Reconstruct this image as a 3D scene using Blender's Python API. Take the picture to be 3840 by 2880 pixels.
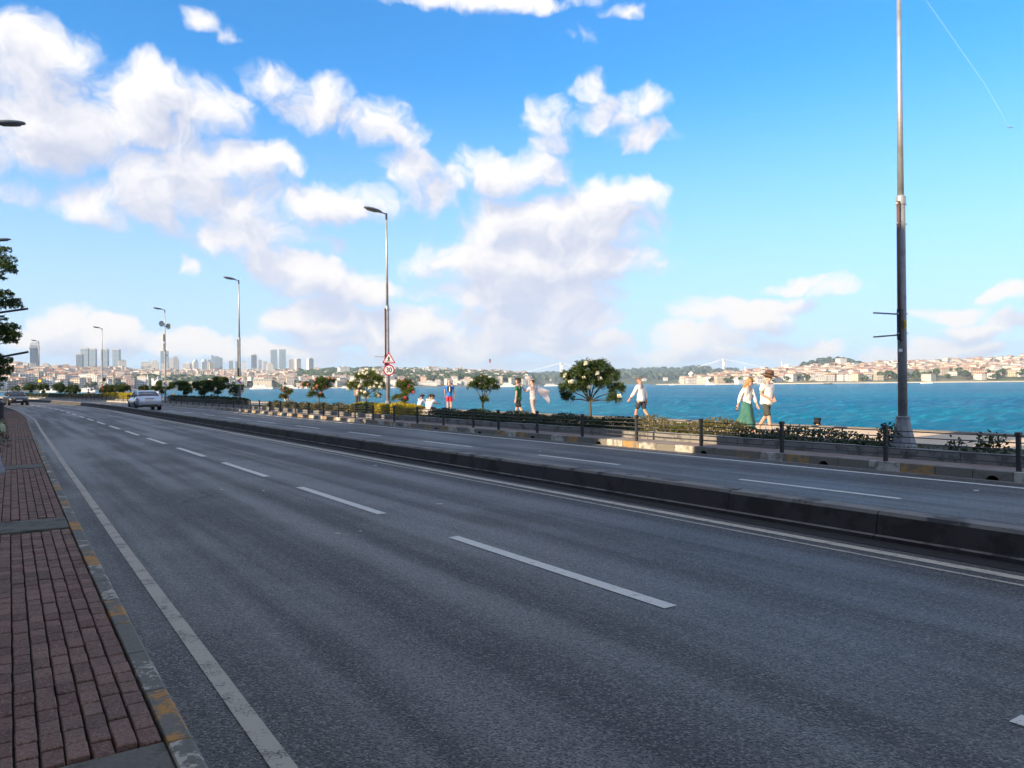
import bpy, bmesh, math, random
import numpy as np
from mathutils import Vector, Matrix

R = math.radians
for o in list(bpy.data.objects):
    bpy.data.objects.remove(o)
scene = bpy.context.scene
C = scene.collection

# ------------------------------------------------------------------ camera
FPX, EYE, ROLL, HOR = 2880.0, 1.65, R(0.55), 1442.0     # focal length in photo pixels, eye height, roll, horizon row
cam_d = bpy.data.cameras.new('camera')
cam_d.sensor_fit = 'HORIZONTAL'; cam_d.sensor_width = 36.0
cam_d.lens = 36.0 * FPX / 3840.0
cam_d.clip_start = 0.05; cam_d.clip_end = 40000
cam = bpy.data.objects.new('camera', cam_d); C.objects.link(cam)
pitch = math.atan((HOR - 1440.0) / FPX)
cam.matrix_world = Matrix.Translation((0, 0, EYE)) @ Matrix.Rotation(R(90) + pitch, 4, 'X') @ Matrix.Rotation(-ROLL, 4, 'Z')
scene.camera = cam

# ------------------------------------------------------------------ light
SUN_AZ, SUN_EL = 230.0, 22.0            # degrees clockwise from +Y, and above the horizon
sd = bpy.data.lights.new('sun', 'SUN'); sd.energy = 5.0; sd.angle = R(0.55); sd.color = (1.0, 0.78, 0.52)
sun = bpy.data.objects.new('sun', sd); C.objects.link(sun)
sdir = Vector((math.sin(R(SUN_AZ)) * math.cos(R(SUN_EL)), math.cos(R(SUN_AZ)) * math.cos(R(SUN_EL)), math.sin(R(SUN_EL))))
sun.rotation_euler = sdir.to_track_quat('Z', 'Y').to_euler()
sun.location = (-40, -60, 60)

scene.view_settings.view_transform = 'Standard'
scene.view_settings.look = 'None'
scene.view_settings.exposure = 1.02
scene.view_settings.gamma = 1.0
scene.view_settings.use_curve_mapping = False
scene.cycles.use_denoising = True
scene.cycles.max_bounces = 6
scene.cycles.diffuse_bounces = 3
scene.cycles.glossy_bounces = 3
scene.cycles.transparent_max_bounces = 12
scene.cycles.volume_bounces = 0
scene.cycles.sample_clamp_indirect = 6
scene.cycles.caustics_reflective = False
scene.cycles.caustics_refractive = False

# ------------------------------------------------------------------ sky with cumulus
world = bpy.data.worlds.new('World'); scene.world = world; world.use_nodes = True
world.cycles.sampling_method = 'MANUAL'; world.cycles.sample_map_resolution = 256
wt = world.node_tree; wt.nodes.clear()

class NB:
    """tiny node-building helper"""
    def __init__(s, tree): s.t = tree
    def n(s, typ, **kw):
        nd = s.t.nodes.new(typ)
        for k, v in kw.items(): setattr(nd, k, v)
        return nd
    def put(s, nd, i, v):
        if v is None: return
        if isinstance(v, bpy.types.NodeSocket): s.t.links.new(v, nd.inputs[i])
        else: nd.inputs[i].default_value = v
    def m(s, op, a, b=None, c=None, clamp=False):
        nd = s.n('ShaderNodeMath', operation=op); nd.use_clamp = clamp
        s.put(nd, 0, a); s.put(nd, 1, b); s.put(nd, 2, c)
        return nd.outputs[0]
    def v(s, op, a, b=None, c=None):
        nd = s.n('ShaderNodeVectorMath', operation=op)
        s.put(nd, 0, a); s.put(nd, 1, b); s.put(nd, 2, c)
        return nd.outputs['Value'] if op in ('DOT_PRODUCT', 'LENGTH', 'DISTANCE') else nd.outputs['Vector']
    def noise(s, vec, scale, detail=4, rough=0.5, dim='3D', dist=0.0, col=False):
        nd = s.n('ShaderNodeTexNoise', noise_dimensions=dim)
        if vec is not None: s.put(nd, 'Vector', vec)
        nd.inputs['Scale'].default_value = scale; nd.inputs['Detail'].default_value = detail
        nd.inputs['Roughness'].default_value = rough; nd.inputs['Distortion'].default_value = dist
        return nd.outputs['Color'] if col else nd.outputs['Fac']
    def rng(s, val, a, b, c=0.0, d=1.0, smooth=True):
        nd = s.n('ShaderNodeMapRange'); nd.interpolation_type = 'SMOOTHSTEP' if smooth else 'LINEAR'
        s.put(nd, 0, val); nd.inputs[1].default_value = a; nd.inputs[2].default_value = b
        nd.inputs[3].default_value = c; nd.inputs[4].default_value = d
        return nd.outputs[0]
    def mix(s, fac, a, b, blend='MIX'):
        nd = s.n('ShaderNodeMix', data_type='RGBA', blend_type=blend)
        s.put(nd, 0, fac); s.put(nd, 6, a if isinstance(a, bpy.types.NodeSocket) else (*a, 1)); s.put(nd, 7, b if isinstance(b, bpy.types.NodeSocket) else (*b, 1))
        return nd.outputs[2]

# clouds of the day: azimuth, elevation (degrees), half width, half height
CLOUDS = [
    (-32.3,19.4,3.5,2.2,1.20), (-32.3,16.3,3.9,2.3,1.25), (-29.6,16.1,3.1,1.7,1.20), (-24.9,19.2,3.7,1.6,1.10), (-21.7,18.8,2.8,1.3,1.05),
    (-26.6,17.0,4.7,1.6,1.20), (-23.8,15.1,3.5,1.6,1.10), (-19.3,15.6,3.4,1.1,1.00), (-22.9,12.7,3.8,1.8,1.10), (-18.7,13.1,2.5,2.5,1.00),
    (-18.4,10.2,3.4,1.6,1.10), (-24.9,13.5,2.3,1.5,1.00), (-28.9,12.0,1.9,1.2,1.10), (-27.5,11.2,1.4,0.9,0.90), (-16.2,8.6,2.9,1.3,1.28),
    (-13.7,7.5,3.1,1.2,1.38), (-10.7,6.5,2.7,0.8,1.28), (-13.6,12.9,3.6,1.3,1.15), (-16.8,20.9,1.7,1.1,0.85), (-13.9,19.6,2.4,1.4,1.00),
    (-10.6,18.9,2.5,1.2,1.00), (-8.3,17.8,2.4,1.1,0.95), (-9.6,19.9,1.3,0.8,0.60), (-21.9,24.1,0.9,0.6,0.70), (-20.5,23.4,0.6,0.5,0.50),
    (-1.7,26.5,6.6,0.7,1.00), (-5.8,26.7,2.7,0.6,0.80), (8.8,25.5,1.1,0.5,0.60), (-7.4,15.5,2.0,1.6,1.05), (-5.6,13.6,1.9,1.2,0.95),
    (-4.2,14.6,1.4,1.0,0.80), (6.9,19.3,2.6,1.2,1.00), (5.7,20.5,1.2,0.9,0.85), (10.1,19.8,1.5,0.9,0.90), (9.9,17.6,2.0,0.9,1.05),
    (3.4,19.1,1.9,1.2,0.95), (3.1,17.5,1.4,0.6,0.80), (0.3,15.4,3.1,1.3,1.05), (6.8,13.6,3.9,1.0,1.10), (3.0,11.6,6.0,2.0,1.40),
    (2.0,8.9,7.1,1.9,1.73), (1.2,6.9,5.9,1.5,1.63), (-4.1,9.4,1.9,0.9,0.90), (-5.0,6.9,1.0,0.5,0.98), (1.6,4.8,4.5,1.2,1.58),
    (0.9,3.3,4.5,1.0,1.53), (-14.0,4.8,2.8,1.3,1.58), (-10.4,4.0,2.5,0.9,1.38), (-7.7,4.0,2.7,1.3,1.53), (-13.1,3.3,2.9,0.7,1.18),
    (-13.7,10.4,1.6,0.5,0.60), (-23.6,8.3,0.7,0.5,0.78), (-32.9,12.4,1.5,0.5,0.70), (-30.2,4.0,1.5,1.1,1.43), (-27.3,3.8,1.2,0.9,1.33),
    (-28.6,2.9,4.0,0.8,1.38), (-32.2,3.1,1.5,0.7,1.28), (-23.9,2.9,1.7,0.8,1.28), (-21.2,3.1,1.7,0.8,1.33), (-18.2,2.8,1.4,0.7,1.23),
    (-15.7,2.3,1.9,0.5,1.13), (16.6,4.7,3.2,1.0,1.38), (14.0,3.2,3.1,0.8,1.33), (11.4,2.1,2.0,0.5,1.18), (20.8,6.8,2.1,0.5,1.28),
    (22.8,6.3,1.2,0.5,0.98), (18.8,5.5,2.5,0.6,1.33), (15.3,2.0,3.2,0.5,1.13), (19.7,2.4,2.8,0.5,1.08), (29.4,4.3,2.1,0.5,1.28),
    (31.0,3.1,2.3,0.5,1.33), (28.1,2.2,2.2,0.5,1.18), (33.0,5.2,1.2,0.5,1.08), (33.2,3.5,1.1,0.5,1.23), (29.7,1.8,4.7,0.5,1.18),
    (5.7,2.9,2.7,0.8,1.28), (-5.4,2.3,4.5,0.6,1.23), (-8.1,2.7,3.0,0.7,1.28), (7.7,1.8,3.7,0.5,0.85), (-21.6,1.5,14.9,0.5,0.60),
    (3.3,1.4,17.2,0.5,0.60), (5.2,24.2,1.4,0.5,0.40), (6.5,21.5,0.7,0.6,0.60),
]
w = NB(wt)
tc = w.n('ShaderNodeTexCoord'); sx = w.n('ShaderNodeSeparateXYZ'); w.put(sx, 0, tc.outputs['Generated'])
az = w.m('MULTIPLY', w.m('ARCTAN2', sx.outputs[0], sx.outputs[1]), 180 / math.pi)
el = w.m('MULTIPLY', w.m('ARCSINE', sx.outputs[2]), 180 / math.pi)
cmb = w.n('ShaderNodeCombineXYZ'); w.put(cmb, 0, az); w.put(cmb, 1, el)
PA = cmb.outputs[0]
outw = w.m('MAXIMUM', w.rng(w.m('ABSOLUTE', az), 34.5, 38), w.rng(el, 28, 33))
w1 = w.v('MULTIPLY', w.v('SUBTRACT', w.noise(PA, 0.20, 3, 0.55, '2D', col=True), (0.5, 0.5, 0.5)), (4.2, 2.8, 0))
SHIFT = (-0.8, 1.7, 0)
def detail(shift):
    pp = w.v('ADD', PA, shift) if shift else PA
    q = w.v('ADD', pp, w1)
    fb = w.m('SUBTRACT', w.noise(q, 0.34, 5, 0.54, '2D'), 0.5)
    fine = w.m('SUBTRACT', w.noise(q, 1.9, 3, 0.55, '2D'), 0.5)
    bil = w.m('ABSOLUTE', w.m('SUBTRACT', w.noise(q, 0.62, 3, 0.5, '2D'), 0.5))
    tex = w.m('ADD', w.m('MULTIPLY_ADD', fb, 2.1, w.m('MULTIPLY', fine, 0.26)), w.m('MULTIPLY_ADD', bil, 0.8, -0.06))
    gen = w.m('MULTIPLY_ADD', w.noise(pp, 0.055, 2, 0.55, '2D'), 5.0, -1.75)  # unseen cloud cover beyond the view, thickened to whiten the ambient light
    return q, tex, gen
Q0, T0, G0 = detail(None); Q1, T1, G1 = detail(SHIFT)
low = w.rng(el, 1.0, 16.0)
cl_dark = w.mix(low, (0.60, 0.66, 0.84), (0.58, 0.62, 0.77))
cl_lit = w.mix(low, (0.99, 0.94, 0.91), (0.99, 0.97, 0.98))
def blobs(lst, name):
    """one patch of cloud bodies as a node group: the summed field at the two look-up points"""
    grp = bpy.data.node_groups.new(name, 'ShaderNodeTree')
    for nm in ('A', 'B'): grp.interface.new_socket(nm, in_out='INPUT', socket_type='NodeSocketVector')
    for nm in ('DA', 'DB'): grp.interface.new_socket(nm, in_out='OUTPUT', socket_type='NodeSocketFloat')
    g = NB(grp); gi = g.n('NodeGroupInput'); go = g.n('NodeGroupOutput')
    for side in (0, 1):
        acc = None
        for (a, e, ra, re_, am) in lst:
            q = g.v('MULTIPLY_ADD', gi.outputs[side], (1 / ra, 1 / re_, 0), (-a / ra, -e / re_, 0))
            f_ = g.m('MULTIPLY_ADD', g.v('DOT_PRODUCT', q, q), -0.50 * am, 1.12 * am)
            acc = f_ if acc is None else g.m('SMOOTH_MAX', acc, f_, 0.35)
        grp.links.new(g.m('MAXIMUM', acc, -2.0), go.inputs[side])
    nd = w.n('ShaderNodeGroup'); nd.node_tree = grp; w.put(nd, 0, Q0); w.put(nd, 1, Q1)
    return nd.outputs
sky = w.n('ShaderNodeTexSky'); sky.sky_type = 'NISHITA'; sky.sun_disc = False
sky.sun_elevation = R(SUN_EL); sky.sun_rotation = R(SUN_AZ)
sky.altitude = 0; sky.air_density = 1.0; sky.dust_density = 0.3; sky.ozone_density = 2.0
SKY_S = 0.118
tint = w.mix(1.0, sky.outputs[0], (0.22, 0.77, 1.16), 'MULTIPLY')
gain = w.v('SCALE', tint); gain.node.inputs['Scale'].default_value = SKY_S
# thin veil of vapour that whitens the lower sky
veil = w.rng(el, 0.0, 23.0, 0.86, 0.0)
base = w.mix(veil, gain, (0.35, 0.42, 0.545))
CLOUD_S = 0.535
def clouded(d0, d1):
    mask = w.rng(d0, 0.0, 1.15)
    lit = w.rng(w.m('MULTIPLY_ADD', w.m('SUBTRACT', d0, d1), 0.50, w.m('MULTIPLY', d0, -0.13)), -0.54, 0.42)
    cg = w.v('SCALE', w.mix(lit, cl_dark, cl_lit)); cg.node.inputs['Scale'].default_value = CLOUD_S
    bgn = w.n('ShaderNodeBackground'); w.put(bgn, 0, w.mix(mask, base, cg)); bgn.inputs[1].default_value = 1.0
    return bgn.outputs[0]
def mixs(fac, a, b_):
    nd = w.n('ShaderNodeMixShader'); w.put(nd, 0, fac); wt.links.new(a, nd.inputs[1]); wt.links.new(b_, nd.inputs[2])
    return nd.outputs[0]
def tile(a0, a1, e0, e1):
    """clouds of one patch of sky"""
    lst = [c_ for c_ in CLOUDS if a0 - 2.2 * c_[2] - 3 < c_[0] < a1 + 2.2 * c_[2] + 3 and e0 - 2.2 * c_[3] - 4 < c_[1] < e1 + 2.2 * c_[3] + 4]
    bl = blobs(lst, 'clouds_%d_%d' % (a0, e0)) if lst else None
    def f_(k, tx, gn):
        if bl is None: fl = w.m('MULTIPLY_ADD', w.m('ADD', gn, 2.0), outw, -2.0)
        else: fl = w.m('MULTIPLY_ADD', w.m('SUBTRACT', gn, bl[k]), outw, bl[k])
        return w.m('ADD', fl, tx)
    return clouded(f_(0, T0, G0), f_(1, T1, G1))
AZ = [-40, -24, -15, -6, 3, 12, 40]; EL = [-2, 6.5, 15, 40]
def col(i):
    r_ = [tile(AZ[i], AZ[i + 1], EL[j], EL[j + 1]) for j in range(3)]
    return mixs(w.m('GREATER_THAN', el, EL[2]), mixs(w.m('GREATER_THAN', el, EL[1]), r_[0], r_[1]), r_[2])
def tree(i, j):
    if j - i == 1: return col(i)
    k = (i + j) // 2
    return mixs(w.m('GREATER_THAN', az, AZ[k]), tree(i, k), tree(k, j))
inside = tree(0, 6)
outside = clouded(w.m('ADD', G0, T0), w.m('ADD', G1, T1))
inm = w.m('MULTIPLY', w.m('MULTIPLY', w.m('LESS_THAN', w.m('ABSOLUTE', az), 38.0), w.m('LESS_THAN', el, 33.0)), w.m('GREATER_THAN', el, -2.0))
wo = w.n('ShaderNodeOutputWorld'); wt.links.new(mixs(inm, outside, inside), wo.inputs[0])

# ================================================================== helpers
TH = R(33.85); CS, SN = math.cos(TH), math.sin(TH)
NV = Vector((CS, SN, 0)); TV = Vector((-SN, CS, 0))        # across the road (towards the sea) and along it
CURVE_T, CURVE_K, MID_N = 60.0, 0.0022, 8.0                # straight road, then a long left-hand bend
_tab = []
def _make_table():
    x, y, h = MID_N * CS - (-60) * SN, MID_N * SN + (-60) * CS, 0.0
    t = -60.0
    while t < 420:
        _tab.append((x, y, h))
        h = max(0.0, t - CURVE_T) * CURVE_K
        d = (-math.sin(TH + h), math.cos(TH + h))
        x += d[0] * 0.5; y += d[1] * 0.5; t += 0.5
_make_table()
def heading(t):
    return TH + max(0.0, t - CURVE_T) * CURVE_K
def RP(n, t, z=0.0):
    """road coordinates: n metres across from the eye, t metres along, z up"""
    i = (t + 60) / 0.5; k = min(max(int(i), 0), len(_tab) - 2); f = i - k
    x = _tab[k][0] * (1 - f) + _tab[k + 1][0] * f; y = _tab[k][1] * (1 - f) + _tab[k + 1][1] * f
    h = heading(t)
    return Vector((x + (n - MID_N) * math.cos(h), y + (n - MID_N) * math.sin(h), z))
def at(u, v, Y):
    """a point at depth Y metres seen in direction (u, v)"""
    x, y = u - 1920.0, v - HOR
    return Vector(((x * math.cos(ROLL) - y * math.sin(ROLL)) / FPX * Y, Y, EYE - (x * math.sin(ROLL) + y * math.cos(ROLL)) / FPX * Y))

def link(o, parent=None):
    C.objects.link(o)
    if parent is not None: o.parent = parent
    return o
def tag(o, label=None, cat=None, group=None, kind=None):
    if label: o['label'] = label
    if cat: o['category'] = cat
    if group: o['group'] = group
    if kind: o['kind'] = kind
    return o
def empty(name, loc=(0, 0, 0), rz=0.0, parent=None):
    o = bpy.data.objects.new(name, None); o.empty_display_size = 0.2
    link(o, parent); o.location = loc; o.rotation_euler = (0, 0, rz)
    return o
def obj(name, me, mat=None, parent=None, loc=None, rz=None, smooth=False):
    if mat is not None and not me.materials:
        for m_ in (mat if isinstance(mat, (list, tuple)) else [mat]): me.materials.append(m_)
    o = bpy.data.objects.new(name, me); link(o, parent)
    if loc is not None: o.location = loc
    if rz is not None: o.rotation_euler = (0, 0, rz)
    if smooth: me.shade_smooth()
    return o
def np_mesh(name, verts, faces, mats=None, fmat=None, uv=None, col=None):
    """fast mesh from numpy arrays; faces all of one size"""
    me = bpy.data.meshes.new(name)
    verts = np.asarray(verts, np.float32); faces = np.asarray(faces, np.int32)
    k = faces.shape[1]; nf = len(faces)
    me.vertices.add(len(verts)); me.vertices.foreach_set('co', verts.ravel())
    me.loops.add(nf * k); me.loops.foreach_set('vertex_index', faces.ravel())
    me.polygons.add(nf); me.polygons.foreach_set('loop_start', np.arange(0, nf * k, k, dtype=np.int32))
    if mats:
        for m_ in mats: me.materials.append(m_)
    if fmat is not None: me.polygons.foreach_set('material_index', np.asarray(fmat, np.int32))
    if uv is not None:
        l = me.uv_layers.new(name='UVMap'); l.data.foreach_set('uv', np.asarray(uv, np.float32).ravel())
    if col is not None:   # one colour per face
        a = me.color_attributes.new('Col', 'FLOAT_COLOR', 'CORNER')
        c4 = np.concatenate([np.asarray(col, np.float32), np.ones((nf, 1), np.float32)], 1)
        a.data.foreach_set('color', np.repeat(c4, k, 0).ravel())
    me.update(calc_edges=True); me.shade_flat()
    return me

class MB:
    """collects simple shapes into one mesh"""
    def __init__(s): s.v = []; s.f = []; s.mi = []; s.cur = 0
    def add(s, vs, fs):
        b = len(s.v); s.v += [tuple(p) for p in vs]; s.f += [tuple(i + b for i in q) for q in fs]; s.mi += [s.cur] * len(fs)
        return s
    def box(s, c, d, M=None):
        x, y, z = d[0] / 2, d[1] / 2, d[2] / 2
        vs = [Vector((sx * x, sy * y, sz * z)) + Vector(c) for sz in (-1, 1) for sy in (-1, 1) for sx in (-1, 1)]
        if M is not None: vs = [M @ p for p in vs]
        return s.add(vs, [(0, 2, 3, 1), (4, 5, 7, 6), (0, 1, 5, 4), (2, 6, 7, 3), (0, 4, 6, 2), (1, 3, 7, 5)])
    def tube(s, pts, rad, seg=8, caps=True):
        pts = [Vector(p) for p in pts]; rad = rad if isinstance(rad, (list, tuple)) else [rad] * len(pts)
        vs = []; ref = None
        for i, p in enumerate(pts):
            d = (pts[min(i + 1, len(pts) - 1)] - pts[max(i - 1, 0)]).normalized()
            if ref is None: ref = Vector((1, 0, 0)) if abs(d.x) < 0.8 else Vector((0, 1, 0))
            a = d.cross(ref).normalized(); b = d.cross(a).normalized(); ref = -b if False else ref
            for k in range(seg):
                t = 2 * math.pi * k / seg
                vs.append(p + (a * math.cos(t) + b * math.sin(t)) * rad[i])
        fs = []
        for i in range(len(pts) - 1):
            for k in range(seg):
                fs.append((i * seg + k, i * seg + (k + 1) % seg, (i + 1) * seg + (k + 1) % seg, (i + 1) * seg + k))
        if caps:
            fs.append(tuple(reversed(range(seg)))); fs.append(tuple((len(pts) - 1) * seg + k for k in range(seg)))
        return s.add(vs, fs)
    def prism(s, poly, h, M=None):
        """polygon in xy extruded along z by h"""
        k = len(poly); vs = [Vector((p[0], p[1], 0)) for p in poly] + [Vector((p[0], p[1], h)) for p in poly]
        if M is not None: vs = [M @ p for p in vs]
        return s.add(vs, [tuple(reversed(range(k))), tuple(range(k, 2 * k))] + [(i, (i + 1) % k, (i + 1) % k + k, i + k) for i in range(k)])
    def lathe(s, prof, seg=16, M=None, sx=1, sy=1):
        vs = []; k = len(prof)
        for i in range(seg):
            a = 2 * math.pi * i / seg
            for r_, z in prof:
                p = Vector((math.cos(a) * r_ * sx, math.sin(a) * r_ * sy, z)); vs.append(M @ p if M is not None else p)
        fs = [(i * k + j, ((i + 1) % seg) * k + j, ((i + 1) % seg) * k + j + 1, i * k + j + 1) for i in range(seg) for j in range(k - 1)]
        s.add(vs, fs)
        b = len(s.v) - len(vs)
        if prof[0][0] > 1e-4: s.f.append(tuple(b + i * k for i in reversed(range(seg)))); s.mi.append(s.cur)
        if prof[-1][0] > 1e-4: s.f.append(tuple(b + i * k + k - 1 for i in range(seg))); s.mi.append(s.cur)
        return s
    def loft(s, rings, cap=True):
        k = len(rings[0]); vs = [p for r_ in rings for p in r_]
        fs = [(i * k + j, i * k + (j + 1) % k, (i + 1) * k + (j + 1) % k, (i + 1) * k + j) for i in range(len(rings) - 1) for j in range(k)]
        if cap: fs += [tuple(reversed(range(k))), tuple((len(rings) - 1) * k + j for j in range(k))]
        return s.add(vs, fs)
    def mesh(s, name='mesh', fix=True):
        me = bpy.data.meshes.new(name); me.from_pydata(s.v, [], s.f)
        me.polygons.foreach_set('material_index', s.mi)
        if fix:
            bm = bmesh.new(); bm.from_mesh(me); bmesh.ops.recalc_face_normals(bm, faces=bm.faces); bm.to_mesh(me); bm.free()
        me.update(); return me
    def build(s, name, mat, parent=None, smooth=False, **k):
        return obj(name, s.mesh(name), mat, parent, smooth=smooth, **k)

# ------------------------------------------------------------------ materials
def new_mat(name):
    m_ = bpy.data.materials.new(name); m_.use_nodes = True
    b = NB(m_.node_tree); p = m_.node_tree.nodes['Principled BSDF']
    return m_, b, p
MATS = {}
def pmat(name, color, rough=0.6, metal=0.0, var=0.0, vscale=3.0, bump=0.0, bscale=60.0, bdist=0.01, spec=0.5, dirt=None, dscale=1.5, dlo=0.5, dhi=0.62):
    """painted / cast surface with tone variation, optional blotches of a second colour and fine relief"""
    if name in MATS: return MATS[name]
    m_, b, p = new_mat(name)
    tc = b.n('ShaderNodeTexCoord').outputs['Object']
    colr = None
    if var > 0:
        f_ = b.noise(tc, vscale, 5, 0.6)
        colr = b.mix(f_, tuple(c * (1 - var) for c in color), tuple(min(1, c * (1 + var)) for c in color))
    if dirt is not None:
        f_ = b.rng(b.noise(tc, dscale, 6, 0.65), dlo, dhi)
        colr = b.mix(f_, colr if colr is not None else color, dirt)
    if colr is None: p.inputs['Base Color'].default_value = (*color, 1)
    else: b.put(p, 'Base Color', colr)
    p.inputs['Roughness'].default_value = rough; p.inputs['Metallic'].default_value = metal
    p.inputs['Specular IOR Level'].default_value = spec
    if bump > 0:
        bn = b.n('ShaderNodeBump'); bn.inputs['Strength'].default_value = bump; bn.inputs['Distance'].default_value = bdist
        b.put(bn, 'Height', b.noise(tc, bscale, 4, 0.6)); b.put(p, 'Normal', bn.outputs[0])
    MATS[name] = m_; return m_
def leaf_mat(name, c0, c1, trans=0.35, rough=0.45):
    if name in MATS: return MATS[name]
    m_, b, p = new_mat(name)
    rnd = b.n('ShaderNodeNewGeometry').outputs['Random Per Island']
    colr = b.mix(rnd, c0, c1)
    b.put(p, 'Base Color', colr); p.inputs['Roughness'].default_value = rough; p.inputs['Specular IOR Level'].default_value = 0.35
    tr = b.n('ShaderNodeBsdfTranslucent'); b.put(tr, 0, b.mix(0.5, colr, (c1[0] * 1.3, c1[1] * 1.3, c1[2] * 0.6)))
    mx = b.n('ShaderNodeMixShader'); mx.inputs[0].default_value = trans
    m_.node_tree.links.new(p.outputs[0], mx.inputs[1]); m_.node_tree.links.new(tr.outputs[0], mx.inputs[2])
    m_.node_tree.links.new(mx.outputs[0], m_.node_tree.nodes['Material Output'].inputs[0])
    MATS[name] = m_; return m_

# ================================================================== the setting
rs = random.Random(7)
def tl(a, b, step=1.0):
    n_ = max(1, int(round((b - a) / step))); return [a + (b - a) * i / n_ for i in range(n_ + 1)]
def val(x, t): return x(t) if callable(x) else x
def ribbon(name, n0, n1, z, t0, t1, mat, step=1.5, cols=1, parent=None, kind='structure'):
    """a flat strip between two lines along the road; uv = metres across, metres along"""
    ts = tl(t0, t1, step); vs = []; uvv = []
    for t in ts:
        a, b_ = val(n0, t), val(n1, t)
        for j in range(cols + 1):
            n = a + (b_ - a) * j / cols; vs.append(RP(n, t, z)); uvv.append((n, t))
    fs = []
    for i in range(len(ts) - 1):
        for j in range(cols):
            q = i * (cols + 1) + j; fs.append((q, q + 1, q + cols + 2, q + cols + 1))
    uv = [uvv[i] for f_ in fs for i in f_]
    me = np_mesh(name, [tuple(v) for v in vs], fs, [mat], uv=uv)
    o = obj(name, me, None, parent)
    if kind and parent is None: o['kind'] = kind
    return o

KERB_W = 0.11
def kerb_out(t):         # road edge of the near kerb: it swings out a little before the bend
    return float(np.interp(t, [-30, 3, 9, 21, 36, 48, 60, 75], [0.69, 0.70, 0.76, 0.92, 1.14, 1.36, 1.30, 1.1]))
def kerb_in(t): return kerb_out(t) - KERB_W
N_MED0, N_MED1, N_KERB, N_FENCE, N_PLANT, N_POST, N_BED, N_SEA = 7.60, 7.95, 13.55, 13.82, 14.50, 15.30, 16.0, 22.85
SEA_Z = -2.3
T_END = 330.0

def uvnode(b): return b.n('ShaderNodeUVMap').outputs[0]
# --- asphalt
m_asph, b, p = new_mat('asphalt')
uvn = uvnode(b); sp = b.n('ShaderNodeSeparateXYZ'); b.put(sp, 0, uvn)
obc = b.n('ShaderNodeTexCoord').outputs['Object']
grain = b.noise(obc, 48, 3, 0.75)
vor = b.n('ShaderNodeTexVoronoi'); vor.inputs['Scale'].default_value = 84; b.put(vor, 'Vector', obc)
stone = b.rng(vor.outputs['Distance'], 0.12, 0.62)
str_v = b.v('MULTIPLY', uvn, (1.0, 0.035, 0))
streak = b.noise(str_v, 1.7, 4, 0.55, '2D')
blotch = b.noise(obc, 0.45, 4, 0.6)
tone = b.m('MULTIPLY_ADD', streak, 0.85, b.m('MULTIPLY', blotch, 0.42))
tone = b.rng(tone, 0.40, 0.86)
cellv = b.n('ShaderNodeSeparateXYZ'); b.put(cellv, 0, vor.outputs['Color'])
acol = b.mix(tone, (0.034, 0.031, 0.028), (0.122, 0.108, 0.094))
acol = b.mix(b.m('MULTIPLY', b.rng(cellv.outputs[0], 0.45, 1.0), 0.75), acol, (0.235, 0.212, 0.185))
acol = b.mix(b.m('MULTIPLY', b.rng(cellv.outputs[1], 0.45, 0.95), 0.92), acol, (0.016, 0.0155, 0.016))
acol = b.mix(b.m('MULTIPLY', b.rng(grain, 0.46, 0.34), 0.9), acol, (0.014, 0.013, 0.014))
ve = b.n('ShaderNodeTexVoronoi', feature='DISTANCE_TO_EDGE'); ve.inputs['Scale'].default_value = 0.16
b.put(ve, 'Vector', b.v('ADD', obc, b.v('SCALE', b.noise(obc, 1.3, 4, 0.65, col=True))))
crack = b.m('MULTIPLY', b.rng(ve.outputs['Distance'], 0.0035, 0.0012), b.rng(b.noise(obc, 0.21, 2, 0.5), 0.54, 0.62))
acol = b.mix(b.m('MULTIPLY', crack, 0.9), acol, (0.010, 0.010, 0.011))
b.put(p, 'Base Color', acol)
b.put(p, 'Roughness', b.rng(tone, 0, 1, 0.62, 0.44)); p.inputs['Specular IOR Level'].default_value = 0.38
bn = b.n('ShaderNodeBump'); bn.inputs['Strength'].default_value = 0.8; bn.inputs['Distance'].default_value = 0.008
b.put(bn, 'Height', b.m('ADD', b.m('MULTIPLY', vor.outputs['Distance'], -1.0), b.m('MULTIPLY', grain, 0.8))); b.put(p, 'Normal', bn.outputs[0])

def paint_mat(name, color, lo, hi, under=(0.06, 0.06, 0.065), scale=9):
    m_, b, p = new_mat(name); oc = b.n('ShaderNodeTexCoord').outputs['Object']
    wear = b.m('ADD', b.m('MULTIPLY', b.noise(oc, scale, 5, 0.7), 0.6), b.m('MULTIPLY', b.noise(oc, 80, 3, 0.7), 0.4))
    f_ = b.rng(wear, lo, hi)
    b.put(p, 'Base Color', b.mix(f_, color, under)); p.inputs['Roughness'].default_value = 0.7
    bn = b.n('ShaderNodeBump'); bn.inputs['Strength'].default_value = 0.5; bn.inputs['Distance'].default_value = 0.006
    b.put(bn, 'Height', b.noise(oc, 80, 3, 0.7)); b.put(p, 'Normal', bn.outputs[0])
    return m_
m_white = paint_mat('road_paint_white', (0.62, 0.60, 0.54), 0.54, 0.68)
m_cream = paint_mat('road_paint_cream', (0.50, 0.44, 0.34), 0.50, 0.66)
m_worn = paint_mat('road_paint_worn', (0.42, 0.375, 0.30), 0.50, 0.64, (0.09, 0.086, 0.08), 5)

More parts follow.
